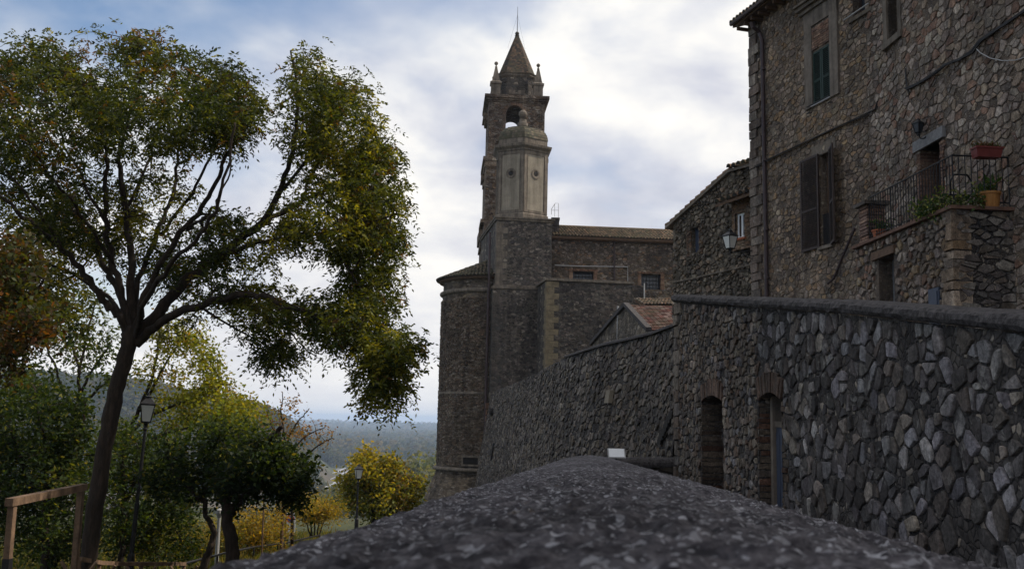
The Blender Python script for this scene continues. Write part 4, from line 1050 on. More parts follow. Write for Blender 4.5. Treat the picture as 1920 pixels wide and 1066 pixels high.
mb = MB(); bricks(mb, nfr, wn1[0] - .24, wn1[0], wn1[2] - .1, wn1[3] + .1, .02, rng, 0, pal=[(.20, .13, .085), (.17, .11, .08)]); mb.build('brick_jamb', M['brick'], pn); mb = MB(); bricks(mb, nfr, wn1[1], wn1[1] + .2, wn1[2] - .1, wn1[3] + .1, .02, rng, 0, pal=[(.20, .13, .085), (.17, .11, .08)]); mb.build('brick_jamb', M['brick'], pn)
mb = MB(); pth = [(1262, 529), (1300, 522), (1340, 512), (1418, 494)]; mb.tube([nfr.p(*nfr.uv(x, y, .06), .06) for x, y in pth], .035, 6); mb.build('string_ledge', M['dressed'], nb)
# projecting brick bay with its own small roof
ua, _ = nfr.uv(1372, 420, .25); _, vb_ = nfr.uv(1385, 372, .25); _, vb0 = nfr.uv(1385, 468, .25)
wn2 = hole(nfr.shifted(0, 0, .25), 1379, 401, 1396, 444)
n2f = nfr.shifted(0, 0, .25); mb = MB()
wall_face(mb, n2f.p, ua, LN + 1.2, vb0, vb_ + .1, [wn2], 0, .4); reveal(mb, n2f.p, wn2, .18, 0)
mb.face([n2f.p(ua, vb0, 0), n2f.p(ua, vb_ + .1, 0), n2f.p(ua, vb_ + .1, -.3), n2f.p(ua, vb0, -.3)], 0)
bay = mb.build('brick_bay', M['brown_rubble'], nb)
mb = MB(); a_ = n2f.p(ua - .32, vb_ - .12, .40); b_ = n2f.p(LN + 1.6, vb_ + .02, .40); S = bil(a_, b_, b_ - nfr.N * 1.1 + V3((0, 0, .42)), a_ - nfr.N * 1.1 + V3((0, 0, .42)))
slab(mb, S, 1, .09); tiles(mb, S, 12, 3, rng, 0, .11, seg=5); mb.build('bay_roof', [M['tile'], M['dark_wood']], bay)
mb = MB(); mb.fb(n2f, wn2[0], wn2[1], wn2[2], wn2[3], -.17, -.14); pn = mb.build('window', M['glass'], nb)
mb = MB(); 
for a in (wn2[0], (wn2[0] + wn2[1]) / 2 - .03, wn2[1] - .06): mb.fb(n2f, a, a + .06, wn2[2], wn2[3], -.14, -.09)
for v_ in (wn2[2], wn2[3] - .06): mb.fb(n2f, wn2[0], wn2[1], v_, v_ + .06, -.138, -.088)
mb.build('window_frame', M['white'], pn)
mb = MB(); mb.fb(n2f, wn2[0] - .08, wn2[1] + .08, wn2[2] - .07, wn2[2] - .003, -.1, .08); mb.build('sill', M['terracotta'], pn)
mb = MB(); mb.fb(n2f, wn2[0] - .02, wn2[0] + .0, wn2[2], wn2[3], -.02, .02); mb.fb(n2f, wn2[0] + .06, wn2[0] + .2, wn2[2] + .05, wn2[3] - .05, -.139, -.12); mb.build('curtain', M['brown_paint'], pn)
# ================================================================== SMALL HOUSE WITH RED TILES
apx, feav, beav = at(1174, 574, 40), at(1217, 621, 36.6), at(1110, 647, 45.6)
rv = V3((5.2, .55, 0))
sh = thing('tiled_cottage', 'small stone outbuilding with a red tiled roof behind the curved wall', 'building', (apx.x, apx.y, 1))
mb = MB()
pts = [V3((feav.x, feav.y, .5)), feav, apx, beav, V3((beav.x, beav.y, .5))]
mb.face(pts, 0); pf = [feav + rv, V3((feav.x, feav.y, .5)) + rv]
mb.face([V3((feav.x, feav.y, .5)), V3((feav.x, feav.y, .5)) + rv, feav + rv, feav], 0)
mb.build('wall', M['mossy'], sh)
mb = MB(); z1 = V3((0, 0, .05)); S = bil(feav + z1 + V3((.1, 0, 0)), feav + rv + z1, apx + rv + z1, apx + z1 + V3((.1, 0, 0)))
slab(mb, S, 1, .08); RT = [(.10, .038, .031), (.125, .052, .042), (.075, .034, .03), (.19, .13, .115)]
# flat red tiles in thin courses
for j in range(17):
    for i in range(26):
        a, b_, c_, d_ = S(i / 26 + .002, j / 17 - .01), S((i + 1) / 26 - .002, j / 17 - .01), S((i + 1) / 26 - .002, (j + .95) / 17), S(i / 26 + .002, (j + .95) / 17)
        up_ = V3((0, 0, .05)); col = cj(rng, rng.choice(RT), .6, 1.25)
        mb.hexa([a, b_, c_, d_, a + up_, b_ + up_, c_ + up_ * .3, d_ + up_ * .3], 0, col)
S2 = bil(beav + z1 + rv, beav + z1, apx + z1, apx + rv + z1); slab(mb, S2, 1, .08)
mb.build('roof', [M['tile'], M['dressed']], sh)
mb = MB()
for (a, b_) in ((feav, apx), (beav, apx)):
    n_ = V3((-.12, 0, 0)); mb.hexa([a + n_, a - n_ * .8, b_ - n_ * .8, b_ + n_, a + n_ + V3((0, 0, .16)), a - n_ * .8 + V3((0, 0, .16)), b_ - n_ * .8 + V3((0, 0, .16)), b_ + n_ + V3((0, 0, .16))])
mb.build('verge', M['coping'], sh)
q = at(1163, 600, 41.2); mb = MB(); mb.bar(V3((q.x - .1, q.y, q.z - 2.2)), V3((q.x - .1, q.y, q.z + .6)), .045); mb.build('drainpipe', M['zinc'], sh)
# ================================================================== THE CHURCH
def rotframe(px, Yd, deg):
    q = at(px, 600, Yd); return Frame(q.x, q.y, math.cos(R_(deg)), math.sin(R_(deg)))
rng = random.Random(77)
fs = rotframe(927, 65, 9)
def uz(fr, px, py, d=0): return fr.uv(px, py, d)
WS = uz(fs, 1035, 450)[0]; zs_top = uz(fs, 980, 411)[1]; zbelt = uz(fs, 970, 539)[1]; ZC = -8.5
church = thing('church', 'old stone church with round apse, domed lantern turret and square bell tower with pointed spire', 'church', tuple(fs.p(2, -5, 0)))
mb = MB()
mb.fb(fs, 0, WS, zbelt, zs_top, -8.2, 0, 0)
mb.fb(fs, -.16, WS + .1, ZC, zbelt - .12, -8.2, .16, 0)
# quoins on the near corner
y_ = zbelt + .05; k = 0
while y_ < zs_top - .5:
    L_ = .75 if k % 2 else .45
    mb.fb(fs, -.015, L_, y_, y_ + .38, -(.45 if k % 2 else .75), .015, 1); y_ += .4; k += 1
stones(mb, fs.p, .8, WS - .05, zbelt + .1, zs_top - .3, .30, .18, .022, .026, [(.085, .08, .078), (.12, .11, .10), (.15, .135, .12), (.07, .066, .066), (.20, .185, .165)], rng, skip=.25, mat=2, jit=.4)
stones(mb, lambda u, v, d: fs.p(u, v, d + .16), .3, WS, -3, zbelt - .2, .30, .18, .022, .026, [(.075, .07, .068), (.11, .10, .09), (.13, .118, .105), (.065, .06, .06), (.18, .165, .15)], rng, skip=.25, mat=2, jit=.4)
base = mb.build('tower_base', [M['church_grey'], M['dressed'], M['stone']], church)
mb = MB()
mb.fb(fs, -.22, WS + .12, zbelt - .12, zbelt + .04, -8.2, .24, 0); mb.fb(fs, -.08, WS + .06, zbelt + .04, zbelt + .16, -8.2, .10, 0)
mb.fb(fs, -.10, WS + .10, zs_top - .14, zs_top, -8.2, .12, 0); mb.fb(fs, -.16, WS + .16, zs_top, zs_top + .10, -8.3, .20, 0)
mb.build('string_course', M['dressed'], base)
# ---- lantern turret (six-sided) on the base
LC_ = fs.p(uz(fs, 985, 400)[0] + .02, 0, -1.95)
zl0 = zs_top + .1; yl = 67.0
zl1 = at(985, 292, yl).z; zl2 = at(985, 276, yl - 1.6).z; zdome0 = at(985, 268, yl).z; zdome1 = at(985, 233, yl).z
RL = 1.93
a0 = R_(-90 + 4)
def hexring(r, z, n=6): return [V3((LC_.x + r * math.cos(a0 + 2 * math.pi * k / n), LC_.y + r * math.sin(a0 + 2 * math.pi * k / n), z)) for k in range(n)]
mb = MB(); mb.loft([hexring(RL + .14, zl0 - .1), hexring(RL + .14, zl0 + .32), hexring(RL + .02, zl0 + .42), hexring(RL, zl0 + .45), hexring(RL, zl1)])
tur = mb.build('lantern_turret', M['dressed'], church)
mb = MB()   # plaster panels and corner strips
for k in (5, 0, 1, 4):
    A, B = hexring(RL, 0)[k], hexring(RL, 0)[(k + 1) % 6]; pf = Frame(A.x, A.y, B.x - A.x, B.y - A.y); L_ = (B - A).length
    if k in (5, 0): mb.fb(pf, .30, L_ - .30, zl0 + .62, zl1 - .28, -.05, .03, 0)
mb.build('plaster_panel', M['plaster'], tur)
mb = MB()
for k in range(6):
    A, B = hexring(RL, 0)[k], hexring(RL, 0)[(k + 1) % 6]; pf = Frame(A.x, A.y, B.x - A.x, B.y - A.y); L_ = (B - A).length
    mb.fb(pf, .0, .24, zl0 + .45, zl1 - .05, -.1, .06, 0); mb.fb(pf, L_ - .24, L_, zl0 + .45, zl1 - .05, -.1, .06, 0)
    mb.fb(pf, .24, L_ - .24, zl1 - .27, zl1 - .05, -.1, .05, 0); mb.fb(pf, .24, L_ - .24, zl0 + .44, zl0 + .62, -.1, .05, 0)
mb.build('pilaster', M['dressed'], tur)
for k in (5, 0):
    A, B = hexring(RL, 0)[k], hexring(RL, 0)[(k + 1) % 6]; pf = Frame(A.x, A.y, B.x - A.x, B.y - A.y); L_ = (B - A).length
    zo = at(1005, 325, yl - 1.4).z; mb = MB()
    uc = L_ / 2
    n = 20; rr = [(.36, .03), (.36, .06), (.27, .07), (.18, .045), (.17, -.02)]
    rings = [[pf.p(uc + r * math.cos(2 * math.pi * j / n), zo + r * math.sin(2 * math.pi * j / n), d__) for j in range(n)] for r, d__ in rr]
    mb.loft(rings, cap=False); ow = mb.build('round_window', M['dressed'], tur)
    mb = MB(); mb.face([pf.p(uc + .175 * math.cos(2 * math.pi * j / n), zo + .175 * math.sin(2 * math.pi * j / n), .036) for j in range(n)]); mb.build('pane', M['dark'], ow)
mb = MB(); mb.loft([hexring(RL + .02, zl1 - .06), hexring(RL + .10, zl1), hexring(RL + .12, zl1 + .1), hexring(RL + .32, zl1 + .26), hexring(RL + .36, zl1 + .42), hexring(RL + .1, zl1 + .5)])
mb.build('cornice', M['dressed'], tur)
mb = MB(); zc = zl1 + .48; hd = 1.15
mb.loft([hexring(RL + .0, zc), hexring(RL, zc + .38)]); dm = mb.build('dome_drum', M['dressed'], tur)
mb = MB(); S_ = lambda s, t: V3((0, 0, 0))
for k in range(6):
    for j in range(9):
        t0, t1 = j / 9, (j + 1) / 9
        f = lambda t: (RL + .04) * math.cos(t * math.pi / 2 * .95) ** .75; g_ = lambda t: zc + .38 + hd * math.sin(t * math.pi / 2)
        for i in range(10):
            r0, r1 = hexring(f(t0), g_(t0) + .03), hexring(f(t1), g_(t1)); A, B, C_, D_ = r0[k], r0[(k + 1) % 6], r1[(k + 1) % 6], r1[k]
            s0, s1 = i / 10, (i + .94) / 10; col = cj(rng, rng.choice([(.11, .095, .07), (.09, .085, .055), (.14, .115, .085), (.07, .068, .05)]), .6, 1.25)
            mb.face([A.lerp(B, s0), A.lerp(B, s1), D_.lerp(C_, s1), D_.lerp(C_, s0)], 0, col)
mb.loft([hexring((RL - .0) * math.cos(t * math.pi / 2 * .95) ** .75, zc + .36 + hd * math.sin(t * math.pi / 2)) for t in [j / 9 for j in range(10)]], 0, (.06, .055, .045))
mb.build('dome', M['tile'], tur)
zq = zc + .38 + hd + .26; mb = MB()
mb.lathe((LC_.x, LC_.y, zq), [(.36, -.75), (.36, .12), (.28, .16), (.24, .42), (.30, .46), (.13, .52)], 8); mb.sphere((LC_.x, LC_.y, zq + .78), .31, 0, 12); mb.bar(V3((LC_.x, LC_.y, zq + 1.0)), V3((LC_.x, LC_.y, zq + 2.1)), .022)
mb.bar(V3((LC_.x - .25, LC_.y, zq + 1.75)), V3((LC_.x + .25, LC_.y, zq + 1.75)), .018)
mb.build('dome_finial', M['dressed'], tur)
# ---- bell tower
ft = rotframe(906, 73, 4); WT = uz(ft, 1021, 240)[0]
def tz(py, px=965): return uz(ft, px, py)[1]
zt_top, zt_c = tz(180), tz(192)
z_b1, z_b2, z_low = tz(297), tz(312), tz(440)
mb = MB()
# belfry with arched openings in all four sides
a_l, _ = uz(ft, 948.5, 220); a_r, _ = uz(ft, 981, 220); uc, hw = (a_l + a_r) / 2, (a_r - a_l) / 2
z_sill, z_spr, z_crn = tz(252), tz(213), tz(196)
TH = .7; cA = ft.p(WT / 2, 0, -WT / 2)
for q in range(4):
    ang = R_(4 + 90 * q); ux, uy = math.cos(ang), math.sin(ang); nx, ny = uy, -ux
    O = cA + V3((nx, ny, 0)) * (WT / 2) - V3((ux, uy, 0)) * (WT / 2); f4 = Frame(O.x, O.y, ux, uy)
    uc4 = uc if q == 0 else (WT - uc if q == 2 else WT / 2); e = 0.0 if q % 2 == 0 else TH
    mb.fb(f4, e, uc4 - hw, z_sill, zt_c, -TH, 0, 0); mb.fb(f4, uc4 + hw, WT - e, z_sill, zt_c, -TH, 0, 0)
    arch_fill(mb, f4.p, uc4, hw, z_spr, hw * .98, zt_c, -TH, 0, 0, 12)
mb.fb(ft, .0, WT, z_b1, z_sill, -WT, 0, 0); mb.fb(ft, 0, WT, zt_c - .3, zt_c - .01, -WT + TH, -TH, 0)
mb.fb(ft, -.12, WT + .12, z_low, z_b1 - .002, -WT - .12, .12, 0)
mb.fb(ft, -.28, WT + .3, ZC, z_low, -WT - .3, .30, 0)
stones(mb, ft.p, .05, uc - hw - .25, z_b1 + .1, zt_c - .1, .32, .2, .04, .03, [(.15, .12, .095), (.20, .17, .14), (.26, .24, .22), (.12, .09, .07), (.23, .16, .11)], rng, skip=.3, mat=1, jit=.42)
stones(mb, ft.p, uc + hw + .25, WT - .05, z_b1 + .1, zt_c - .1, .32, .2, .04, .03, [(.15, .12, .095), (.20, .17, .14), (.26, .24, .22), (.12, .09, .07), (.23, .16, .11)], rng, skip=.3, mat=1, jit=.42)
stones(mb, lambda u, v, d: ft.p(u, v, d + .12), -.1, 1.4, z_low, z_b1 - .2, .32, .2, .04, .03, [(.15, .12, .095), (.22, .19, .16), (.27, .25, .22), (.12, .09, .07), (.21, .15, .10)], rng, skip=.3, mat=1, jit=.42)
bt = mb.build('bell_tower', [M['bell'], M['stone']], church)
mb = MB(); voussoirs(mb, ft.p, uc, hw, z_spr, hw * .98, .26, -.3, .03, 0, rng, [(.16, .10, .07), (.20, .13, .09), (.15, .12, .10)], 19)
for a_, b_ in ((uc - hw - .24, uc - hw + .003), (uc + hw - .003, uc + hw + .24)):
    y_ = z_sill
    while y_ < z_spr: mb.fb(ft, a_, b_, y_ + .01, y_ + .16, -.3, .03, 0, cj(rng, rng.choice([(.18, .14, .11), (.15, .10, .075)]), .7, 1.2)); y_ += .17
mb.build('belfry_arch', M['brick'], bt)
mb = MB()
for k, (e, z0, z1) in enumerate(((.08, zt_c - .02, zt_c + .12), (.20, zt_c + .12, zt_c + .26), (.32, zt_c + .26, zt_top))): mb.fb(ft, -e, WT + e, z0, z1 - .002, -WT - e, e, 0)
mb.build('cornice', M['bell'], bt)
# weathered stubs of the mouldings on the side faces
za, zb_ = tz(224), tz(201)
stub = lambda *a: (lambda m_: (m_.fb(ft, *a, 0, None, .04, rng), m_.build('moulding', M['bell'], bt)))(MB())
stub(-.34, .0, za + .40, zb_, -3.2, -1.6); stub(-.20, .0, za + .1, za + .39, -3.0, -1.8); stub(WT, WT + .17, tz(214), tz(203), -3, -1.6)
e = .2
for aa in ((-.12 - e, WT + .12 + e, z_b1 - .28, z_b1 + .02, -WT - .3, .12 + e * .8), (-.2, WT + .2, z_b2 - .10, z_b1 - .28, -WT - .2, .2), (-.40, 1.6, tz(419), tz(413), -3.6, .18)):
    mb = MB(); mb.fb(ft, *aa, 0); mb.build('moulding', M['bell'], bt)
stub(-.36, -.1, tz(332), tz(319), -3.0, -1.5); stub(-.24, -.1, tz(342), tz(333), -2.6, -1.6); stub(-.50, -.25, tz(452), tz(431), -3.6, -.3); stub(-.40, -.25, tz(466), tz(452), -3.6, -.4)
# drum, spire, finial
SC = ft.p(WT / 2 + .05, 0, -WT / 2)
def octring(a, c, z):   # square of half-width a with corners cut by c
    ct, st = math.cos(R_(4)), math.sin(R_(4)); o = []
    for x, y in ((-a + c, -a), (a - c, -a), (a, -a + c), (a, a - c), (a - c, a), (-a + c, a), (-a, a - c), (-a, -a + c)):
        o.append(V3((SC.x + x * ct - y * st, SC.y + x * st + y * ct, z)))
    return o
Ys = SC.y
zs0 = at(967, 147, Ys).z; zsp = at(967, 68, Ys).z; zd0 = zt_top
mb = MB(); mb.loft([octring(1.28, .45, zd0 - .05), octring(1.28, .45, zs0 - .35)])
dr_ = mb.build('spire_drum', M['church_grey'], bt)
mb = MB()
for k in range(2): 
    u_ = WT / 2 - .62 + k * .72; mb.fb(ft, u_, u_ + .55, zd0 + .45, zd0 + .78, -WT / 2 + 1.2, -WT / 2 + 1.31, 0)
mb.build('drum_panel', M['dressed'], dr_)
mb = MB(); mb.loft([octring(1.30, .45, zs0 - .36), octring(1.44, .5, zs0 - .22), octring(1.40, .48, zs0 - .16), octring(1.5, .52, zs0 - .02), octring(1.35, .46, zs0 + .02)]); mb.build('drum_cornice', M['dressed'], dr_)
mb = MB(); nlev = 26
def spr(t): return 1.40 * (1 - t) + .13 * t
for j in range(nlev):
    t0, t1 = j / nlev, (j + 1) / nlev
    A_ = octring(spr(t0) + .012, (spr(t0)) * .36, zs0 + (zsp - zs0) * t0); B_ = octring(spr(t1) - .006, spr(t1) * .36, zs0 + (zsp - zs0) * t1)
    for k in range(8):
        n = max(1, int((A_[(k + 1) % 8] - A_[k]).length / .17))
        for i in range(n):
            s0, s1 = i / n, (i + .96) / n; col = cj(rng, rng.choice([(.055, .045, .038), (.075, .056, .044), (.095, .065, .046), (.048, .042, .036), (.12, .075, .048)]), .55, 1.3)
            p4 = [A_[k].lerp(A_[(k + 1) % 8], s0), A_[k].lerp(A_[(k + 1) % 8], s1), B_[k].lerp(B_[(k + 1) % 8], s1), B_[k].lerp(B_[(k + 1) % 8], s0)]
            mb.face(p4, 0, col)
mb.loft([octring(spr(0) - .02, spr(0) * .36, zs0), octring(spr(1) - .02, spr(1) * .36, zsp)], 0, (.05, .045, .04))
sp_ = mb.build('spire', M['tile'], bt)
mb = MB(); mb.lathe((SC.x, SC.y, zsp), [(.17, -.15), (.13, -.02), (.2, .02), (.1, .07)], 10); mb.sphere((SC.x, SC.y, zsp + .2), .17, 0, 10); mb.build('finial_ball', M['church_grey'], sp_)
mb = MB(); ztip = at(969, 13, Ys).z; mb.tube([V3((SC.x, SC.y, zsp + .3)), V3((SC.x, SC.y, ztip))], [.032, .014], 6); 
for sx, sy in ((-.55, 0), (.5, .15)): mb.bar(V3((SC.x, SC.y, ztip - .7)), V3((SC.x + sx * 1.3, SC.y + sy, zsp - 1.0)), .007, sides=4)
mb.build('lightning_rod', M['iron'], sp_)
for ix, iy in ((0, 0), (1, 0), (0, 1), (1, 1)):
    uu = .52 if ix == 0 else WT - .52; dd = -.52 if iy == 0 else -WT + .52; c = ft.p(uu, zt_top, dd); mb = MB(); pr = R_(45 + 4)
    r2 = math.sqrt(2)
    mb.lathe(c, [(.36 * r2, 0), (.36 * r2, .95), (.44 * r2, 1.0), (.44 * r2, 1.14), (.34 * r2, 1.2), (.30 * r2, 1.25), (.09 * r2, 2.35), (.07, 2.38)], 4, 0, None, pr)
    mb.sphere(c + V3((0, 0, 2.42)), .10, 0, 8); mb.lathe(c + V3((0, 0, 2.46)), [(.05, 0), (.05, .16)], 8); mb.sphere(c + V3((0, 0, 2.72)), .15, 0, 10)
    mb.build('pinnacle', M['dressed'], bt)
# ---- nave
fnv = rotframe(1034, 66.4, 5); LN_ = 11.5; ze = uz(fnv, 1100, 447)[1]
wn_a = hole(fnv, 1074, 508, 1113, 532); wn_b = hole(fnv, 1202, 513, 1239, 543)
mb = MB(); wall_face(mb, fnv.p, -.3, LN_, -6, ze, [wn_a, wn_b], 0, .7)
for h in (wn_a, wn_b): reveal(mb, fnv.p, h, .5, 0)
stones(mb, fnv.p, .05, LN_ - .2, 4.5, ze - .1, .30, .17, .04, .03, [(.14, .12, .10), (.19, .165, .14), (.24, .215, .19), (.12, .10, .085), (.22, .15, .10), (.10, .09, .082)], rng, skip=.25, mat=1, jit=.42, holes=[(h[0] - .3, h[1] + .3, h[2], h[3] + .35) for h in (wn_a, wn_b)])
nw = mb.build('nave_wall', [M['church'], M['stone']], church)
mb = MB(); nd = -fnv.N
ridge_z = uz(fnv, 1100, 427, -4.2)[1]
er0, er1 = fnv.p(-.2, ze + .02, .42), fnv.p(LN_, ze + .02, .42); rr0, rr1 = fnv.p(-.2, ridge_z, -4.2), fnv.p(LN_, ridge_z, -4.2)
S = bil(er0, er1, rr1, rr0); slab(mb, S, 1, .12); tiles(mb, S, 52, 11, rng, 0, .125, seg=4, pal=[(.21, .14, .085), (.26, .17, .105), (.15, .105, .07), (.29, .21, .14), (.10, .085, .06), (.17, .15, .09)])
S = bil(fnv.p(LN_, ridge_z - 1.6, -8.4), fnv.p(-.2, ridge_z - 1.6, -8.4), rr0, rr1); slab(mb, S, 1, .12)
mb.tube([rr0 + V3((0, 0, .03)), rr1 + V3((0, 0, .03))], .12, 8, 0, (.16, .12, .085))
mb.fb(fnv, -.2, LN_, ze - .16, ze - .02, .0, .30, 1)
mb.build('nave_roof', [M['tile'], M['dark_wood']], church)
for h in (wn_a, wn_b):
    mb = MB(); mb.fb(fnv, h[0], h[1], h[2], h[3], -.48, -.42); wd_ = mb.build('nave_window', M['glass'], church)
    mb = MB(); n_ = 6
    for k in range(n_ + 1): u = h[0] + (h[1] - h[0]) * k / n_; mb.bar(fnv.p(u, h[2], -.30), fnv.p(u, h[3], -.30), .018, sides=5)
    for k in range(4): v_ = h[2] + (h[3] - h[2]) * (k + .5) / 4; mb.bar(fnv.p(h[0], v_, -.30), fnv.p(h[1], v_, -.30), .018, sides=5)
    mb.build('grille', M['iron'], wd_)
    mb = MB(); bricks(mb, fnv, h[0] - .28, h[1] + .28, h[3] + .03, h[3] + .22, .0, rng, 0, .07, .12, .05, [(.20, .11, .075), (.16, .09, .06), (.24, .15, .10)])
    for k in range(8): 
        for a_, b_ in ((h[0] - .24, h[0] + .003), (h[1] - .003, h[1] + .24)): mb.fb(fnv, a_, b_, h[2] + k * (h[3] - h[2]) / 8 + .01, h[2] + (k + 1) * (h[3] - h[2]) / 8, -.3, .03, 0, cj(rng, rng.choice([(.20, .12, .08), (.24, .16, .11)]), .7, 1.2))
    mb.build('brick_surround', M['brick'], wd_)
mb = MB(); mb.tube([fnv.p(*fnv.uv(1152, y, .12), .12) for y in (452, 500, 540)], .055, 7); mb.build('drainpipe', M['pipe'], church)
mb = MB(); mb.tube([fnv.p(*fnv.uv(x, y, .1), .1) for x, y in ((1040, 497), (1100, 499), (1177, 500), (1177, 530))], .035, 6); mb.build('pale_pipe', M['zinc'], church)
# chimney-like block and roof rail at the foot of the turret
q = at(1041, 416, 67.5); mb = MB(); mb.box((q.x, q.y, q.z - .45), .52, .8, 1.1); mb.box((q.x, q.y, q.z + .16), .6, .9, .14); mb.build('roof_block', M['church_grey'], church)
mb = MB(); pts = [(1034, 402), (1034, 392), (1041, 381), (1047, 381), (1047, 408)]
mb.tube([at(x, y, 67.5) for x, y in pts], .018, 5); mb.bar(at(1040, 383, 67.5), at(1040, 406, 67.5), .014); mb.bar(at(1034, 394, 67.5), at(1047, 394, 67.5), .012); mb.build('roof_railing', M['zinc'], church)
# ---- buttress block in front of the nave
fb2 = rotframe(1024, 62.2, 9); WB2 = uz(fb2, 1186, 560)[0]; zb2 = uz(fb2, 1060, 527)[1]
mb = MB(); mb.fb(fb2, 0, WB2, ZC, zb2, -6, 0, 0)
mb.fb(fb2, WB2, uz(fb2, 1209, 560, -.3)[0], ZC, zb2 - .02, -6, -.3, 0)
y_ = -4; k = 0
while y_ < zb2 - .3:
    L_ = .8 if k % 2 else .5
    mb.fb(fb2, -.02, L_, y_, y_ + .36, -(.5 if k % 2 else .8), .02, 1); y_ += .38; k += 1
stones(mb, fb2.p, .85, WB2 - .05, 0, zb2 - .15, .30, .18, .022, .026, [(.075, .07, .068), (.11, .10, .09), (.14, .12, .105), (.065, .06, .06), (.19, .175, .155)], rng, skip=.25, mat=2, jit=.4)
bu = mb.build('buttress_block', [M['church_grey'], M['warm_quoin'], M['stone']], church)
mb = MB(); mb.fb(fb2, -.12, WB2 + .02, zb2, zb2 + .16, -6, .14, 0); mb.build('coping', M['dressed'], bu)
mb = MB(); u_, v_ = uz(fb2, 1208, 531, -.2); mb.tube([fb2.p(u_, v_, -.2), fb2.p(u_, v_ - 1.4, -.2)], .05, 7); mb.build('pale_pipe', M['zinc'], bu)
# low lean-to roof edge right of the block
mb = MB(); A = at(1208, 572, 58); B = at(1285, 572, 59); S = bil(A, B, B + V3((-.2, 3, .7)), A + V3((-.2, 3, .7))); slab(mb, S, 1, .12); tiles(mb, S, 12, 4, rng, 0, .12)
mb.hexa([A + V3((.1, .3, -5)), B + V3((0, .3, -5)), B + V3((0, 1, -5)), A + V3((.1, 1, -5)), A + V3((.1, .3, -.1)), B + V3((0, .3, -.1)), B + V3((0, 1, -.1)), A + V3((.1, 1, -.1))], 2)
mb.build('lean_to', [M['tile'], M['dark_wood'], M['church']], church)
# ---- round apse
AC = at(921, 600, 69.2); AC = V3((AC.x, AC.y, 0)); AY = 69.2
az_ = lambda py: at(822, py, AY).z
Ra = AC.x - at(827, 640, AY).x
mb = MB()
prof = [(Ra + .95, ZC), (Ra + .82, az_(930)), (Ra + .10, az_(884)), (Ra + .10, az_(878)), (Ra + .06, az_(872)), (Ra + .02, az_(740)), (Ra, az_(640)), (Ra - .02, az_(562)), (Ra - .06, az_(548)), (Ra - .06, az_(532))]
mb.lathe(AC, prof, 56, 0)
PA_ = lambda u, v, d: V3((AC.x + (Ra + .03 + d) * math.cos(u / Ra), AC.y + (Ra + .03 + d) * math.sin(u / Ra), v))
stones(mb, PA_, Ra * math.pi * .92, Ra * math.pi * 1.55, az_(868), az_(566), .27, .13, .05, .028, [(.11, .088, .066), (.15, .12, .092), (.19, .16, .125), (.09, .072, .056), (.17, .125, .09), (.22, .195, .165)], rng, skip=.18, mat=1, jit=.42)
ap = mb.build('apse', [M['apse'], M['stone']], church, smooth=False)
for r_, zc_, h_ in ((Ra + .02, az_(553), .30), (Ra + .14, az_(875), .26)):
    mb = MB(); mb.lathe((AC.x, AC.y, zc_), [(r_ - .1, -h_ / 2), (r_ + .06, -h_ / 2), (r_ + .15, -h_ * .25), (r_ + .17, 0), (r_ + .14, h_ * .3), (r_ + .04, h_ / 2), (r_ - .1, h_ / 2)], 56); mb.build('moulding', M['dressed'], ap)
mb = MB(); mb.lathe((AC.x, AC.y, az_(737)), [(Ra - .05, -.09), (Ra + .10, -.08), (Ra + .10, .08), (Ra - .05, .09)], 56)
mb.build('moulding', M['dressed'], ap)
mb = MB(); zE = az_(529); zA = at(905, 488, AY).z; 
def coneS(s, t):
    th = math.pi * (.75 + .95 * s); r = (Ra + .32) * (1 - t) + .05; return V3((AC.x + r * math.cos(th), AC.y + r * math.sin(th), zE + (zA - zE) * t))
mb.lathe(AC, [(Ra - .1, zE - .16), (Ra + .22, zE - .14), (Ra + .30, zE - .02), (.05, zA - .03)], 48, 1)
n_rows = 10
for j in range(n_rows):
    r = (Ra + .32) * (1 - (j + .5) / n_rows); n = max(6, int(r * math.pi * .95 / .24))
    tiles(mb, lambda s, t, j=j: coneS(s, (j - .15 + t * 1.15) / n_rows), n, 1, rng, 0, .12, over=0, seg=4, pal=[(.10, .09, .06), (.13, .10, .07), (.085, .08, .05), (.15, .115, .08)])
mb.build('apse_roof', [M['tile'], M['dark_wood']], ap)
def apx(px, py):   # point on the drum under a picture position
    r = ray(px, py); a = r.x ** 2 + r.y ** 2; b_ = -2 * (r.x * AC.x + r.y * AC.y); c_ = AC.x ** 2 + AC.y ** 2 - (Ra + .05) ** 2
    t = (-b_ - math.sqrt(b_ * b_ - 4 * a * c_)) / (2 * a); return r * t
q = apx(883, 863); nv = (V3((q.x, q.y, 0)) - AC).normalized(); apf = Frame(q.x, q.y, -nv.y, nv.x)
if apf.N.dot(nv) < 0: apf = Frame(q.x, q.y, nv.y, -nv.x)
mb = MB(); mb.fb(apf, -.52, .52, q.z - .24, q.z + .2, -.2, .06); sl = mb.build('slot_window', M['dark'], ap)
mb = MB(); mb.fb(apf, -.62, .62, q.z - .36, q.z - .24, -.2, .14); mb.fb(apf, -.62, .62, q.z + .2, q.z + .34, -.2, .12); mb.fb(apf, -.62, -.52, q.z - .24, q.z + .2, -.2, .1); mb.fb(apf, .52, .62, q.z - .24, q.z + .2, -.2, .1); mb.build('frame', M['dressed'], sl)
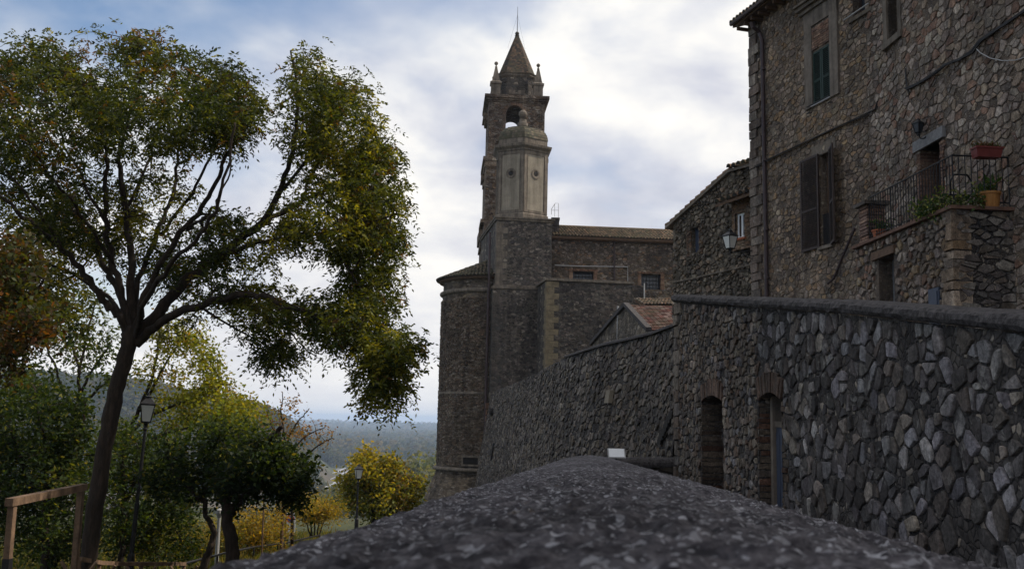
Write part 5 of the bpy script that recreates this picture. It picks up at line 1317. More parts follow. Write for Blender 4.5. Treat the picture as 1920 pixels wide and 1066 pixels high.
# tall pipe between apse and tower base
mb = MB(); mb.tube([at(x, y, 65.3) for x, y in ((918.5, 436), (916.5, 538), (913.5, 640), (911, 740), (907, 905))], .09, 8); mb.build('drainpipe', M['pipe'], church)
mb = MB(); rngp = random.Random(2)
for k in range(14):
    y = 760 + k * 12; q = at(912.5 - (y - 760) * .03, y, 65.1); mb.box((q.x + .12, q.y, q.z), .34 + rngp.uniform(-.05, .05), .3, .36, 0, cj(rngp, rngp.choice(BRICK), .7, 1.15), R_(9))
mb.build('brick_edge', M['brick'], church)
# ================================================================== GROUND, PATH, STREET
def sst(a, b_, x): t = min(1, max(0, (x - a) / (b_ - a))); return t * t * (3 - 2 * t)
VAL = -60.0
def terr(x, y):
    z = -3.65 - .055 * (min(max(y, -10), 70) - 20)
    d = max(0.0, -x - 17 - .12 * max(0, y), y - 74 if x < 12 else 0, -y - 40, (x - 60))
    z -= .42 * max(0, d - 2) ** 1.02
    z = max(z, VAL)
    if y > 200:
        r = x / y
        f = np.interp(r, [-.6, -.49, -.38, -.29, -.235, -.20, -.182, -.15, -.10], [24, 25, 19, 2, -10, -40, -55, -60, -60])
        h1 = (f + 60) * math.exp(-((y - 1000) / (260 if y < 1000 else 500)) ** 2)
        h2 = 34 * math.exp(-((x + 30) / 55) ** 2 - ((y - 400) / 70) ** 2)
        z = max(z, VAL) + h1 + h2
        z += 2.5 * noise.noise(V3((x * .004, y * .004, 1)))
    return z
mb = MB(); rs = [0.0] + [1.5 * 1.105 ** k for k in range(92)]; NA = 144
rs = [r for r in rs if r < 13500] + [13500]
for r in rs:
    for k in range(NA):
        a = 2 * math.pi * k / NA; x, y = r * math.sin(a), r * math.cos(a); mb.v.append((x, y, terr(x, y)))
for j in range(len(rs) - 1):
    for k in range(NA):
        k2 = (k + 1) % NA; mb.f.append((j * NA + k, j * NA + k2, (j + 1) * NA + k2, (j + 1) * NA + k)); mb.m.append(0); mb.c.append(None)
m, t, b, o = new_mat('ground_cover'); v = objvec(t)
big = noise_n(t, v, .006, 5, .6); mid = noise_n(t, v, .05, 5, .6); fin = noise_n(t, v, 3, 6, .7)
c = ramp(t, big, [(.36, (.032, .042, .015)), (.48, (.055, .054, .024)), (.56, (.07, .055, .035)), (.66, (.035, .046, .018))])
c = mixc(t, 1.0, c, ramp(t, mid, [(.3, .6), (.7, 1.35)]), 'MULTIPLY'); c = mixc(t, 1.0, c, ramp(t, fin, [(.3, .5), (.7, 1.4)]), 'MULTIPLY')
t.links.new(c, b.inputs['Base Color']); b.inputs['Roughness'].default_value = .95; bump(t, b, fin, .6, .05)
tag(mb.build('ground', m, None, smooth=True), kind='structure')
mb = MB()
for k in range(10):
    y0, y1 = -2 + 2.0 * k, -2 + 2.0 * (k + 1); z = lambda y: -1.22 - .03 * y
    xl = lambda y: (pd * y).x + .3; xr = lambda y: wpt(y) + .3
    mb.face([V3((xl(y0), y0, z(y0))), V3((xr(y0), y0, z(y0))), V3((xr(y1), y1, z(y1))), V3((xl(y1), y1, z(y1)))])
tag(mb.build('path', flat_mat('worn_paving', (.16, .15, .14), .9, .3, 3, .6)), kind='structure')
mb = MB(); sz = lambda y: min(1.55, 1.45 + .105 * (y - 20))
for k in range(24):
    y0, y1 = -4 + 1.7 * k, -4 + 1.7 * (k + 1)
    L = lambda y: (gf.p(max(0, YF - y), 0, -.3).x if y < YF else cpos(min(CL, y - 17.3))[0].x + .4)
    mb.face([V3((L(y0), y0, sz(y0))), V3((14, y0, sz(y0))), V3((14, y1, sz(y1))), V3((L(y1), y1, sz(y1)))])
tag(mb.build('street', flat_mat('street_cobbles', (.13, .125, .12), .9, .3, 8, .7)), kind='structure')
# ================================================================== TREES
DENS = 1.0
def bez(a, b_, c_, n): return [a * (1 - t) ** 2 + b_ * 2 * t * (1 - t) + c_ * t * t for t in [k / n for k in range(n + 1)]]
def smooth(pts, n=5):
    out = []
    for k in range(len(pts) - 1):
        for j in range(n): out.append(cr(pts, k + j / n))
    out.append(pts[-1]); return out
class Tree:
    def __init__(s, name, label, base, seed, group=None, cat='tree'):
        s.r = random.Random(seed); s.rn = np.random.default_rng(seed); s.base = at(*base)
        s.th = thing(name, label, cat, tuple(s.base), group); s.wood = MB(); s.nodes = []; s.tips = []
    def limb(s, pts, r0, r1, sides=9, jit=.05, node=True, pw=1.0):
        P_ = smooth([at(*p) if isinstance(p, tuple) else p for p in pts], 6); n = len(P_)
        for k in range(1, n - 1): P_[k] = P_[k] + V3((s.r.uniform(-jit, jit), s.r.uniform(-jit, jit), s.r.uniform(-jit, jit))) * .5
        R = [(r0 + (r1 - r0) * (k / (n - 1)) ** pw) * s.r.uniform(.94, 1.06) for k in range(n)]
        s.wood.tube(P_, R, sides)
        if node:
            for k in range(max(1, n // 4), n): s.nodes.append((P_[k], R[k]))
        return P_
    def sample(s, ell, excl=()):
        while True:
            e = s.r.choices(ell, [q[6] for q in ell])[0]; px, py, rx, ry, Yd, rY, n = e
            while True:
                x, y, z = s.r.uniform(-1, 1), s.r.uniform(-1, 1), s.r.uniform(-1, 1); q = x * x + y * y + z * z
                if q < 1 and s.r.random() < .35 + .65 * q: break
            X_, Y_ = px + x * rx, py + y * ry; ok = True
            for (ex, ey, erx, ery, pr) in excl:
                if ((X_ - ex) / erx) ** 2 + ((Y_ - ey) / ery) ** 2 < 1 and s.r.random() < pr: ok = False; break
            if ok: return at(X_, Y_, Yd + z * rY), X_, Y_
    def attach(s, q, rmax, bend, sides, nodes=None, add=True, n=5):
        nodes = nodes or s.nodes
        d2 = [((p - q).length * (1.0 if p.z < q.z + .6 else 1.7), k) for k, (p, r) in enumerate(nodes)]
        k = min(d2)[1]; a, ra = nodes[k]; L = (q - a).length
        if L < .05: return [a, q]
        mid = (a + q) / 2 + V3((s.r.uniform(-1, 1), s.r.uniform(-1, 1), s.r.uniform(-.3, 1))) * L * bend
        P_ = bez(a, mid, q, n); r0 = min(ra * .85, rmax)
        R = [r0 + (r0 * .45 - r0) * j / n for j in range(n + 1)]
        s.wood.tube(P_, R, sides, cap=False)
        if add:
            for j in range(1, n + 1): s.nodes.append((P_[j], R[j]))
        return P_
    def grow(s, ell, levels, excl=()):
        """levels: list of (count, max radius, bend, sides)"""
        for li, (cnt, rm, bend, sides) in enumerate(levels):
            last = li == len(levels) - 1
            for _ in range(cnt):
                q, X_, Y_ = s.sample(ell, excl); P_ = s.attach(q, rm, bend, sides, add=not last)
                if last or li == len(levels) - 2: s.tips.append((P_, X_, Y_))
    def finish(s, bark='bark'): s.wood.build('trunk', M[bark], s.th, smooth=True)
    def pinnate(s, per, R, nl, L, wr, pal, ci, droop=.35, spread=.25):
        """Feathered compound leaves hung along the twigs."""
        B, D, C = [], [], []
        for P_, X_, Y_ in s.tips:
            cidx = ci(s.r, X_, Y_)
            for _ in range(per):
                f = s.r.uniform(.35, 1.0) * (len(P_) - 1); k = min(int(f), len(P_) - 2); q = P_[k].lerp(P_[k + 1], f - k)
                q = q + V3((s.r.gauss(0, spread), s.r.gauss(0, spread), s.r.gauss(0, spread * .8)))
                d = V3((s.r.gauss(0, 1), s.r.gauss(0, 1), s.r.gauss(-.25, .55))).normalized()
                B.append(q); D.append(d); C.append(cidx if s.r.random() < .85 else s.r.randrange(len(pal)))
        B = np.array(B); D = np.array(D); C = np.array(C); N = len(B); rn = s.rn
        S = np.cross(D, np.array([0, 0, 1.0]) + rn.normal(0, .3, (N, 3))); S /= np.linalg.norm(S, axis=1, keepdims=True) + 1e-9
        base, dirs, ln, cc = [], [], [], []
        RR = (R * rn.uniform(.6, 1.25, N))[:, None]
        for k in range(nl):
            t = (k // 2 + 1) / ((nl + 1) // 2); sg = 1 if k % 2 == 0 else -1
            if k == nl - 1: sg = 0
            p = B + D * RR * t; p[:, 2] -= (RR[:, 0] * droop * t * t)
            d = S * sg * .9 + D * (.55 if sg else 1.0) + np.array([0, 0, -.35]) + rn.normal(0, .22, (N, 3))
            base.append(p); dirs.append(d); ln.append(L * rn.uniform(.7, 1.2, N)); cc.append(C)
        leaves('crown', np.concatenate(base), np.concatenate(dirs), np.concatenate(ln), wr, pal, s.th, rn, colidx=np.concatenate(cc))
    def simple(s, per, L, wr, pal, ci, spread=.16, up=-.1):
        B, D, C = [], [], []
        for P_, X_, Y_ in s.tips:
            cidx = ci(s.r, X_, Y_)
            for _ in range(per):
                f = s.r.uniform(.3, 1.0) * (len(P_) - 1); k = min(int(f), len(P_) - 2); q = P_[k].lerp(P_[k + 1], f - k)
                B.append(q + V3((s.r.gauss(0, spread), s.r.gauss(0, spread), s.r.gauss(0, spread)))); D.append(V3((s.r.gauss(0, 1), s.r.gauss(0, 1), s.r.gauss(up, .7))))
                C.append(cidx if s.r.random() < .8 else s.r.randrange(len(pal)))
        leaves('crown', np.array(B), np.array(D), L * s.rn.uniform(.6, 1.25, len(B)), wr, pal, s.th, s.rn, colidx=np.array(C))
# ---- the big tree
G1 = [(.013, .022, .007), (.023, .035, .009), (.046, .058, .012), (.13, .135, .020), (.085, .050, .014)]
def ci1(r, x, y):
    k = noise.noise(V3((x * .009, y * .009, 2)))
    if x > 560: return r.choice([1, 2, 2, 3, 3]) if k > -.1 else r.choice([1, 2, 2])  # right lobe takes paler leaf tones, sunlight painted into the colour
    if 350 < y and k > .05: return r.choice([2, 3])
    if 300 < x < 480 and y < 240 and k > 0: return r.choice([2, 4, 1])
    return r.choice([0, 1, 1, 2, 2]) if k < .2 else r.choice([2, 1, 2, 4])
T = Tree('broadleaf_tree', 'very large leaning tree with a wide feathery green crown rising over the left side', (168, 1085, 17), 4)
Yt = 17
T.limb([(158, 1110, Yt), (166, 1040, Yt), (181, 930, Yt), (200, 820, Yt), (221, 720, Yt), (240, 650, Yt), (250, 612, Yt)], .140, .132, 16, .03, False, .6)
LB_ = [
 ([(242, 650, 0), (226, 600, -.1), (190, 560, -.2), (140, 490, -.6), (85, 440, -1.1), (20, 385, -1.5), (-60, 310, -1.6)], .085, .02),
 ([(240, 640, 0), (226, 560, .2), (196, 500, .6), (160, 430, 1), (110, 360, 1.4), (60, 300, 1.6), (10, 230, 1.8)], .075, .018),
 ([(245, 630, 0), (230, 560, -.1), (206, 470, -.3), (196, 390, -.5), (200, 310, -.7), (185, 220, -.8), (150, 150, -.9)], .075, .015),
 ([(247, 630, 0), (246, 540, 0), (243, 450, .1), (232, 370, .2), (222, 300, .3), (240, 220, .3), (265, 140, .3), (288, 75, .3)], .08, .014),
 ([(250, 630, 0), (262, 520, .5), (290, 450, .9), (320, 370, 1.2), (335, 290, 1.5), (345, 190, 1.6), (380, 130, 1.6)], .06, .013),
 ([(252, 630, 0), (278, 540, -.4), (330, 450, -.8), (385, 380, -1.0), (420, 310, -1.2), (440, 230, -1.3), (450, 150, -1.3)], .065, .013),
 ([(248, 640, 0), (305, 575, .2), (370, 508, .3), (440, 458, .3), (500, 405, .3), (530, 340, .2), (552, 260, .1), (560, 180, 0), (545, 95, 0)], .11, .016),
 ([(480, 425, .3), (550, 385, .8), (620, 350, 1.2), (690, 300, 1.4), (730, 260, 1.5)], .05, .013),
 ([(400, 485, .3), (500, 450, -.4), (600, 440, -.9), (680, 420, -1.2), (745, 400, -1.3)], .05, .012),
 ([(520, 370, .3), (590, 280, -.2), (630, 210, -.5), (650, 150, -.6)], .035, .010),
 ([(255, 645, 0), (310, 598, -.3), (390, 568, -.7), (470, 552, -1.0), (550, 575, -1.3), (620, 605, -1.5), (690, 635, -1.6), (740, 660, -1.6)], .08, .015),
 ([(300, 605, 0), (380, 572, .8), (460, 575, 1.4), (530, 610, 1.7), (580, 660, 1.8)], .045, .011),
 ([(252, 640, 0), (275, 560, -1), (330, 490, -2.2), (395, 410, -3), (425, 320, -3.3), (440, 230, -3.4)], .05, .013),
 ([(245, 640, 0), (215, 570, 1), (130, 510, 2.2), (50, 480, 3), (-40, 440, 3.4)], .05, .013),
 ([(215, 500, -.2), (150, 400, -1.2), (95, 330, -1.8), (40, 250, -2)], .035, .010), ([(232, 400, .2), (270, 320, 1), (300, 230, 1.6), (310, 150, 1.8)], .035, .010),
 ([(200, 420, -.4), (150, 330, -.2), (110, 240, 0), (80, 150, .1)], .03, .009), ([(300, 440, .9), (370, 350, .4), (400, 270, 0), (410, 190, -.2)], .035, .009),
 ([(350, 430, -.8), (390, 400, -1.5), (420, 350, -1.9), (435, 270, -2.1)], .03, .009), ([(160, 430, 1), (90, 400, 2), (20, 370, 2.6)], .03, .009),
 ([(120, 470, -.7), (60, 380, -1.8), (0, 300, -2.2)], .03, .009), ([(560, 385, .8), (600, 300, 1.6), (640, 250, 2)], .03, .009), ([(600, 440, -.9), (650, 500, -1.3), (690, 560, -1.5)], .025, .008),
]
for P_, a_, b_ in LB_: T.limb([(x, y, Yt + z) for x, y, z in P_], a_, b_, 8, .07)
E1 = [(90, 215, 130, 120, 17, 3, 1.5), (300, 190, 170, 115, 17, 3.2, 2.3), (285, 90, 45, 45, 17.2, 1, .16), (440, 195, 62, 85, 16.5, 2, .75), (-70, 280, 120, 190, 17, 3, .8),
      (580, 200, 62, 125, 17, 2, .95), (650, 230, 70, 110, 17.3, 2, .95), (700, 350, 62, 110, 17.2, 2.2, 1.1), (620, 400, 110, 95, 17, 2.4, 1.2), (700, 470, 58, 70, 16.5, 1.5, .7), (690, 550, 60, 50, 16, 1.3, .45), (40, 130, 90, 50, 17, 2, .5),
      (735, 650, 62, 52, 15.6, 1.2, .62), (715, 715, 45, 58, 15.6, 1, .45), (640, 600, 80, 55, 16, 1.6, .7), (520, 590, 90, 55, 17, 2.2, .6), (525, 670, 48, 45, 17.2, 1.2, .26), (470, 440, 110, 50, 17, 2, .55),
      (80, 390, 110, 70, 17.5, 2.5, .6), (290, 420, 150, 110, 18.4, 1.8, 1.25), (410, 520, 110, 50, 17.5, 2, .5), (60, 500, 90, 60, 19, 1.5, .6), (350, 610, 70, 60, 18.6, 1.2, .22), (160, 400, 120, 80, 18, 2.2, .9), (110, 580, 80, 50, 19, 1.2, .22), (150, 80, 110, 28, 17, 1, .2)]
X1 = [(458, 345, 44, 34, 1.0), (503, 130, 17, 90, 1.0), (506, 250, 12, 60, .8), (300, 385, 140, 50, .2), (140, 360, 60, 40, .1), (240, 420, 60, 60, .2), (410, 370, 30, 30, .4), (400, 690, 50, 90, 1.0), (610, 740, 50, 70, 1.0)]
T.grow(E1, [(110, .026, .2, 6), (480, .013, .18, 5), (2450, .0065, .18, 3)], X1)
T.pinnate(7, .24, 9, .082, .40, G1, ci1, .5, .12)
T.finish()
# ---- orange tinged tree at the left edge
T = Tree('autumn_tree', 'rust and dark green leaved tree cut off by the left edge of the picture', (-120, 1090, 12.5), 9)
T.limb([(-125, 1120, 12.5), (-110, 900, 12.5), (-90, 720, 12.5), (-60, 600, 12.5), (-30, 500, 12.5)], .16, .05, 10)
T.limb([(-85, 700, 12.5), (-20, 620, 12.4), (40, 570, 12.3), (85, 520, 12.2)], .05, .012); T.limb([(-60, 600, 12.5), (0, 520, 12.6), (40, 470, 12.7)], .04, .012); T.limb([(-90, 740, 12.5), (-20, 680, 12.2), (50, 650, 12)], .04, .012)
T.grow([(20, 500, 75, 60, 12.5, 1.2, 1), (30, 600, 95, 70, 12.4, 1.2, 1.2), (0, 680, 60, 45, 12.4, 1, .5), (-60, 540, 80, 110, 12.5, 1.5, .8)], [(22, .02, .2, 5), (230, .007, .2, 4)])
T.simple(34, .085, .6, [(.035, .045, .016), (.05, .05, .018), (.048, .030, .013), (.08, .038, .015), (.036, .028, .013)], lambda r, x, y: r.choice([2, 3, 4, 0]) if noise.noise(V3((x * .02, y * .02, 7))) > .02 else r.choice([0, 0, 1, 4]), .10)
T.finish()
GD = [(.011, .022, .007), (.019, .034, .010), (.034, .055, .014), (.068, .088, .020), (.125, .125, .026)]
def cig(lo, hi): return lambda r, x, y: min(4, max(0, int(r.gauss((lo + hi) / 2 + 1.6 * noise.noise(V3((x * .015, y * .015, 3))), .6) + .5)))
def bush(name, label, base, limbs, ell, seed, levels, per, L, wr, pal, ci, spread=.16, cat='tree', group=None, bark='bark', r0=.10):
    T = Tree(name, label, base, seed, group, cat)
    for k, l in enumerate(limbs): T.limb(l, r0 * (1 if k == 0 else .6), r0 * .25, 8)
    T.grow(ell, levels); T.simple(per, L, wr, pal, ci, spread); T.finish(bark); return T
bush('evergreen_tree', 'dark glossy green tree low at the far left behind the timber frame', (70, 1150, 20), [[(80, 1160, 20), (84, 1040, 20), (86, 930, 20), (80, 820, 20), (60, 720, 20)], [(84, 960, 20), (40, 860, 20), (10, 780, 20)], [(85, 940, 20), (140, 840, 20.3), (160, 760, 20.4)]],
     [(60, 780, 110, 85, 20.5, 1.6, 1.3), (40, 900, 110, 90, 20.5, 1.6, 1.3), (130, 860, 75, 90, 21, 1.3, .9), (90, 1000, 130, 65, 21, 1.6, 1), (-50, 850, 80, 170, 20.5, 1.5, .8)], 31, [(34, .022, .2, 5), (560, .007, .2, 4)], 40, .12, .42, GD, cig(.6, 2.2), .15)
bush('evergreen_tree', 'mid green leafy tree between the leaning trunk and the black lamp post', (225, 1150, 23), [[(225, 1160, 23), (228, 1050, 23), (232, 930, 23), (228, 830, 23)], [(230, 960, 23), (260, 880, 23), (280, 820, 23)]],
     [(235, 850, 75, 75, 23.5, 1.4, 1), (215, 960, 80, 90, 23.5, 1.5, 1.1), (310, 930, 70, 75, 24, 1.2, .8), (290, 1010, 100, 50, 24.5, 1.3, .8)], 32, [(24, .022, .2, 5), (330, .007, .2, 4)], 40, .12, .42, GD, cig(.8, 2.6), .16)
bush('thin_tree', 'open many-stemmed tree with sparse leaves standing behind the leaning trunk', (140, 1120, 25), [[(150, 1130, 25), (150, 960, 25), (148, 800, 25), (150, 700, 25), (168, 610, 25), (190, 540, 25)], [(148, 790, 25), (115, 720, 25), (85, 640, 25.2), (60, 560, 25.4)], [(150, 740, 25), (175, 690, 24.8), (210, 640, 24.6)], [(150, 700, 25), (130, 620, 25.2), (125, 540, 25.3)], [(150, 760, 25), (195, 720, 25), (225, 690, 25)], [(148, 850, 25), (90, 790, 25), (40, 700, 25)]],
     [(150, 610, 85, 75, 25, 1.6, 1), (70, 610, 60, 70, 25, 1.4, .6), (190, 680, 55, 55, 25, 1.3, .5), (60, 720, 70, 50, 25, 1.3, .4)], 33, [(40, .014, .2, 4), (150, .006, .2, 3)], 26, .12, .5, GD, cig(1, 2.8), .16, r0=.07)
bush('broadleaf_tree', 'yellow-green tree with long bare boughs just behind the tall black lamp post', (300, 1120, 26), [[(225, 1010, 26), (228, 870, 26), (250, 790, 26), (290, 720, 26), (330, 650, 26)], [(240, 810, 26), (300, 770, 26), (370, 745, 26), (420, 720, 26)], [(232, 850, 26), (320, 810, 26), (400, 790, 26)], [(260, 770, 26), (290, 690, 26), (300, 610, 26)]],
     [(370, 690, 55, 60, 26, 1.4, .8), (330, 630, 55, 40, 26.3, 1.2, .4), (400, 760, 70, 50, 26, 1.5, 1), (440, 780, 65, 40, 26, 1.4, .8), (330, 780, 60, 45, 26.5, 1.2, .5), (290, 700, 40, 40, 26, 1.2, .25)], 34, [(36, .018, .2, 5), (300, .007, .2, 3)], 30, .115, .5, [(.05, .075, .018), (.095, .125, .022), (.135, .155, .024), (.18, .18, .028), (.19, .135, .028)], cig(1.1, 3.2), .15, r0=.09)
bush('small_tree', 'low dark crooked tree with a curved trunk near the centre left', (380, 1090, 20.5), [[(366, 1100, 20.5), (388, 1040, 20.5), (402, 1000, 20.5), (385, 960, 20.5), (388, 900, 20.5), (400, 850, 20.5)], [(386, 945, 20.5), (350, 910, 20.5), (320, 890, 20.5)], [(388, 900, 20.5), (430, 850, 20.6), (450, 810, 20.7)]],
     [(370, 850, 85, 55, 20.8, 1.3, 1), (430, 826, 66, 44, 20.8, 1.3, 1), (340, 910, 70, 40, 20.6, 1.1, .6), (440, 890, 60, 60, 20.7, 1, .6), (330, 850, 30, 22, 20.6, .6, .15), (300, 900, 28, 24, 20.6, .5, .12)], 35, [(34, .02, .25, 5), (300, .007, .3, 4)], 24, .115, .52, GD, lambda r, x, y: min(4, max(0, int(r.gauss(1.0 + (860 - y) / 40.0, .7)))), .13, r0=.095)  # leaves paler towards the top: sunlit crown painted into leaf colour
bush('small_tree', 'low round dark tree with a thick straight trunk beside the parapet edge', (437, 1070, 19.5), [[(442, 1085, 19.5), (432, 1010, 19.5), (424, 950, 19.5), (440, 890, 19.5), (470, 840, 19.5)], [(430, 960, 19.5), (490, 900, 19.5), (550, 870, 19.4)], [(426, 950, 19.5), (400, 900, 19.5)], [(440, 890, 19.5), (500, 830, 19.5), (530, 800, 19.5)]],
     [(480, 858, 72, 52, 19.6, 1.2, 1), (530, 880, 55, 46, 19.6, 1.1, .9), (560, 900, 34, 38, 19.5, .8, .4), (450, 900, 70, 50, 19.6, 1.1, .8), (500, 930, 70, 28, 19.6, .9, .35), (590, 885, 14, 20, 19.5, .4, .08), (560, 940, 30, 18, 19.5, .4, .1)], 36, [(36, .02, .25, 5), (330, .007, .3, 4)], 25, .11, .52, GD, lambda r, x, y: min(4, max(0, int(r.gauss(.5 + (880 - y) / 45.0 + (x - 520) / 120.0, .7)))), .12, r0=.16)  # leaf colour lightens to the upper right, painting the sun's side
bush('bare_tree', 'almost bare tree with a few brown leaves above the low round dark tree', (545, 1000, 32), [[(548, 1020, 32), (545, 900, 32), (535, 830, 32), (528, 780, 32), (530, 735, 32)], [(540, 860, 32), (570, 820, 32), (610, 800, 32)], [(535, 830, 32), (560, 790, 32), (580, 765, 32)], [(536, 840, 32), (510, 800, 32), (500, 770, 32)], [(542, 880, 32), (590, 840, 32), (625, 820, 32)]],
     [(540, 785, 50, 45, 32, 1, 1), (590, 815, 40, 22, 32, .9, .7), (505, 790, 25, 30, 32, .8, .3)], 37, [(40, .012, .22, 4), (130, .006, .22, 3)], 5, .11, .55, [(.13, .075, .03), (.10, .06, .03), (.17, .10, .03), (.08, .06, .03), (.15, .07, .025)], cig(1, 3), .12, r0=.05)
bush('yellow_tree', 'small bright yellow autumn tree between the second lamp post and the apse', (700, 1010, 44), [[(700, 1020, 44), (700, 960, 44), (690, 910, 44), (685, 870, 44)], [(698, 960, 44), (730, 910, 44), (760, 890, 44)], [(699, 965, 44), (660, 920, 44)], [(700, 950, 44), (715, 900, 44), (720, 870, 44)]],
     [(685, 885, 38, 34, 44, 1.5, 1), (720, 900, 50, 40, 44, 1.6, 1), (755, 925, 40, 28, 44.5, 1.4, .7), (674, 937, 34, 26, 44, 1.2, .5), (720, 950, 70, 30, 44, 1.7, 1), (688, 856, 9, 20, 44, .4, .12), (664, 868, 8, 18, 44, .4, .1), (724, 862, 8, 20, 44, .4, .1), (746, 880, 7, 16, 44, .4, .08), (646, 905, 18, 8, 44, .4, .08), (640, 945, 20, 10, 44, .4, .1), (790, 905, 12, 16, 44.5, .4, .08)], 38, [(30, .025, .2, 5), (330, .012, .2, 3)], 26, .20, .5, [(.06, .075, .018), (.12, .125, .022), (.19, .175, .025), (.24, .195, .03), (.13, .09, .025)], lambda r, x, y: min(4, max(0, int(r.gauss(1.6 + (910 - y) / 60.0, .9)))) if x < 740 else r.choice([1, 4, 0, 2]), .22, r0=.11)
# shrubs on the bank behind the railing
for k, (px, py, rx, ry, Yd, pal, lab) in enumerate([
    (300, 1000, 80, 50, 29, [(.05, .07, .018), (.10, .10, .022), (.15, .125, .03), (.07, .08, .02), (.12, .10, .03)], 'loose olive shrub behind the lamp post above the timber rail'),
    (480, 985, 60, 48, 31, [(.12, .11, .025), (.17, .135, .03), (.21, .15, .03), (.09, .09, .025), (.15, .09, .03)], 'golden olive shrub showing beneath the low dark trees'),
    (590, 950, 60, 26, 36, [(.12, .12, .025), (.16, .14, .03), (.22, .16, .03), (.09, .10, .025), (.13, .08, .03)], 'low yellow-green shrub just over the parapet edge beside the road sign'),
    (395, 1010, 60, 45, 30, [(.07, .085, .02), (.12, .11, .025), (.16, .13, .03), (.06, .07, .02), (.13, .09, .03)], 'bright olive shrub around the thin steel pole')]):
    T = Tree('shrub', lab, (px, py + ry + 25, Yd), 50 + k, 'shrubs on the bank behind the railing', 'shrub')
    for j in range(5): T.limb([(px + (j - 2) * 4, py + ry + 30, Yd), (px + (j - 2) * rx * .2, py + ry * .3, Yd), (px + (j - 2) * rx * .38, py - ry * .6, Yd)], .03, .008, 5)
    T.grow([(px, py, rx, ry, Yd, 1.6, 1), (px - rx * .4, py + ry * .4, rx * .7, ry * .6, Yd, 1.4, .6), (px + rx * .4, py + ry * .4, rx * .7, ry * .6, Yd, 1.4, .6)], [(14, .012, .2, 4), (170, .006, .2, 3)]); T.simple(30, .11, .45, pal, cig(1, 3), .17); T.finish()
# grass and weeds on the near terrace
rn = np.random.default_rng(8); N = 26000
gx = rn.uniform(-16, -1, N); gy = rn.uniform(13, 42, N)
gb = np.stack([gx, gy, [terr(a, b_) for a, b_ in zip(gx, gy)]], 1); gd = rn.normal(0, .45, (N, 3)); gd[:, 2] = 1
o = leaves('grass', gb, gd, rn.uniform(.12, .45, N), .12, [(.05, .07, .02), (.09, .09, .03), (.13, .11, .04)], None, rn); tag(o, kind='stuff', label='rough grass and weeds growing on the lower terrace', cat='grass')
# ================================================================== FAR WOODS
def woods(name, label, pts, rad, nq, qs, cols, seed, flat=.9):
    rn = np.random.default_rng(seed); T_ = len(pts); pts = np.array(pts); rad = rad * rn.uniform(.65, 1.35, T_)
    u = rn.normal(0, 1, (T_, nq, 3)); u /= np.linalg.norm(u, axis=2, keepdims=True); u[:, :, 2] = np.abs(u[:, :, 2]) * 1.25 - .25
    lump = 1 + .22 * np.sin(u[:, :, 0] * 5 + rn.uniform(0, 6, (T_, 1))) * np.cos(u[:, :, 1] * 4 + rn.uniform(0, 6, (T_, 1)))
    c = pts[:, None, :] + np.concatenate([u[:, :, :2], u[:, :, 2:] * flat * rn.uniform(.8, 1.5, (T_, 1, 1))], 2) * (rad[:, None] * rn.uniform(.72, 1.05, (T_, nq)) * lump)[:, :, None]
    c[:, :, 2] += rad[:, None] * 1.0
    nrm = u + rn.normal(0, .45, u.shape)
    a = np.cross(nrm, rn.normal(0, 1, nrm.shape)); a /= np.linalg.norm(a, axis=2, keepdims=True)
    sz_ = (rad[:, None] * qs * rn.uniform(.7, 1.3, (T_, nq)))
    base = (c - a * sz_[:, :, None] * .5).reshape(-1, 3)
    ci = np.repeat(rn.integers(0, len(cols), T_), nq)
    s_ = np.cross(nrm, a); s_ /= np.linalg.norm(s_, axis=2, keepdims=True)
    # orient the blades on the crown surface
    n = base.shape[0]; d = a.reshape(-1, 3); s2 = s_.reshape(-1, 3); L = sz_.reshape(-1, 1)
    v_ = np.empty((n, 4, 3), np.float32); v_[:, 0] = base; v_[:, 1] = base + d * L * .5 + s2 * L * .45; v_[:, 2] = base + d * L; v_[:, 3] = base + d * L * .5 - s2 * L * .45
    me = bpy.data.meshes.new(name); me.vertices.add(4 * n); me.vertices.foreach_set('co', v_.reshape(-1)); me.loops.add(4 * n); me.loops.foreach_set('vertex_index', np.arange(4 * n, dtype=np.int32))
    me.polygons.add(n); me.polygons.foreach_set('loop_start', np.arange(0, 4 * n, 4, dtype=np.int32))
    cc = np.array(cols)[ci] * rn.uniform(.7, 1.3, (n, 1)); at_ = me.attributes.new('col', 'FLOAT_COLOR', 'FACE'); at_.data.foreach_set('color', np.concatenate([cc, np.ones((n, 1))], 1).astype(np.float32).ravel())
    me.materials.append(M['leaf']); me.update(calc_edges=True); me.validate()
    o = bpy.data.objects.new(name, me); COL.objects.link(o); return tag(o, label, 'wood', kind='stuff')
FG = [(.018, .028, .012), (.028, .038, .015), (.045, .050, .018), (.06, .05, .02), (.032, .034, .015)]
rg2 = random.Random(99)
def scatter(n, r0, r1, y0, y1, cond=None, nscale=None, thr=-1):
    out = []; tries = 0
    while len(out) < n and tries < n * 30:
        tries += 1; yy = math.sqrt(rg2.uniform(y0 * y0, y1 * y1)); xx = yy * rg2.uniform(r0, r1)
        if nscale and noise.noise(V3((xx * nscale, yy * nscale, 5))) < thr: continue
        if cond and not cond(xx, yy): continue
        out.append((xx, yy, terr(xx, yy) - 1))
    return out
def rail_clear(x, y): return not (520 < y < 1320 and -.196 < x / y < -.130 and 700 < y < 1150)
woods('hillside_wood', 'dense autumn wood covering the hill on the left horizon', scatter(5200, -.62, -.12, 640, 1250, lambda x, y: rail_clear(x, y) and terr(x, y) > -58), 7.5, 34, .42, FG, 1)
woods('valley_wood', 'dark woods spreading over the valley floor towards the plain', scatter(9000, -.34, .02, 1350, 4200, lambda x, y: rail_clear(x, y), .0016, -.22), 10, 14, .6, FG, 2)
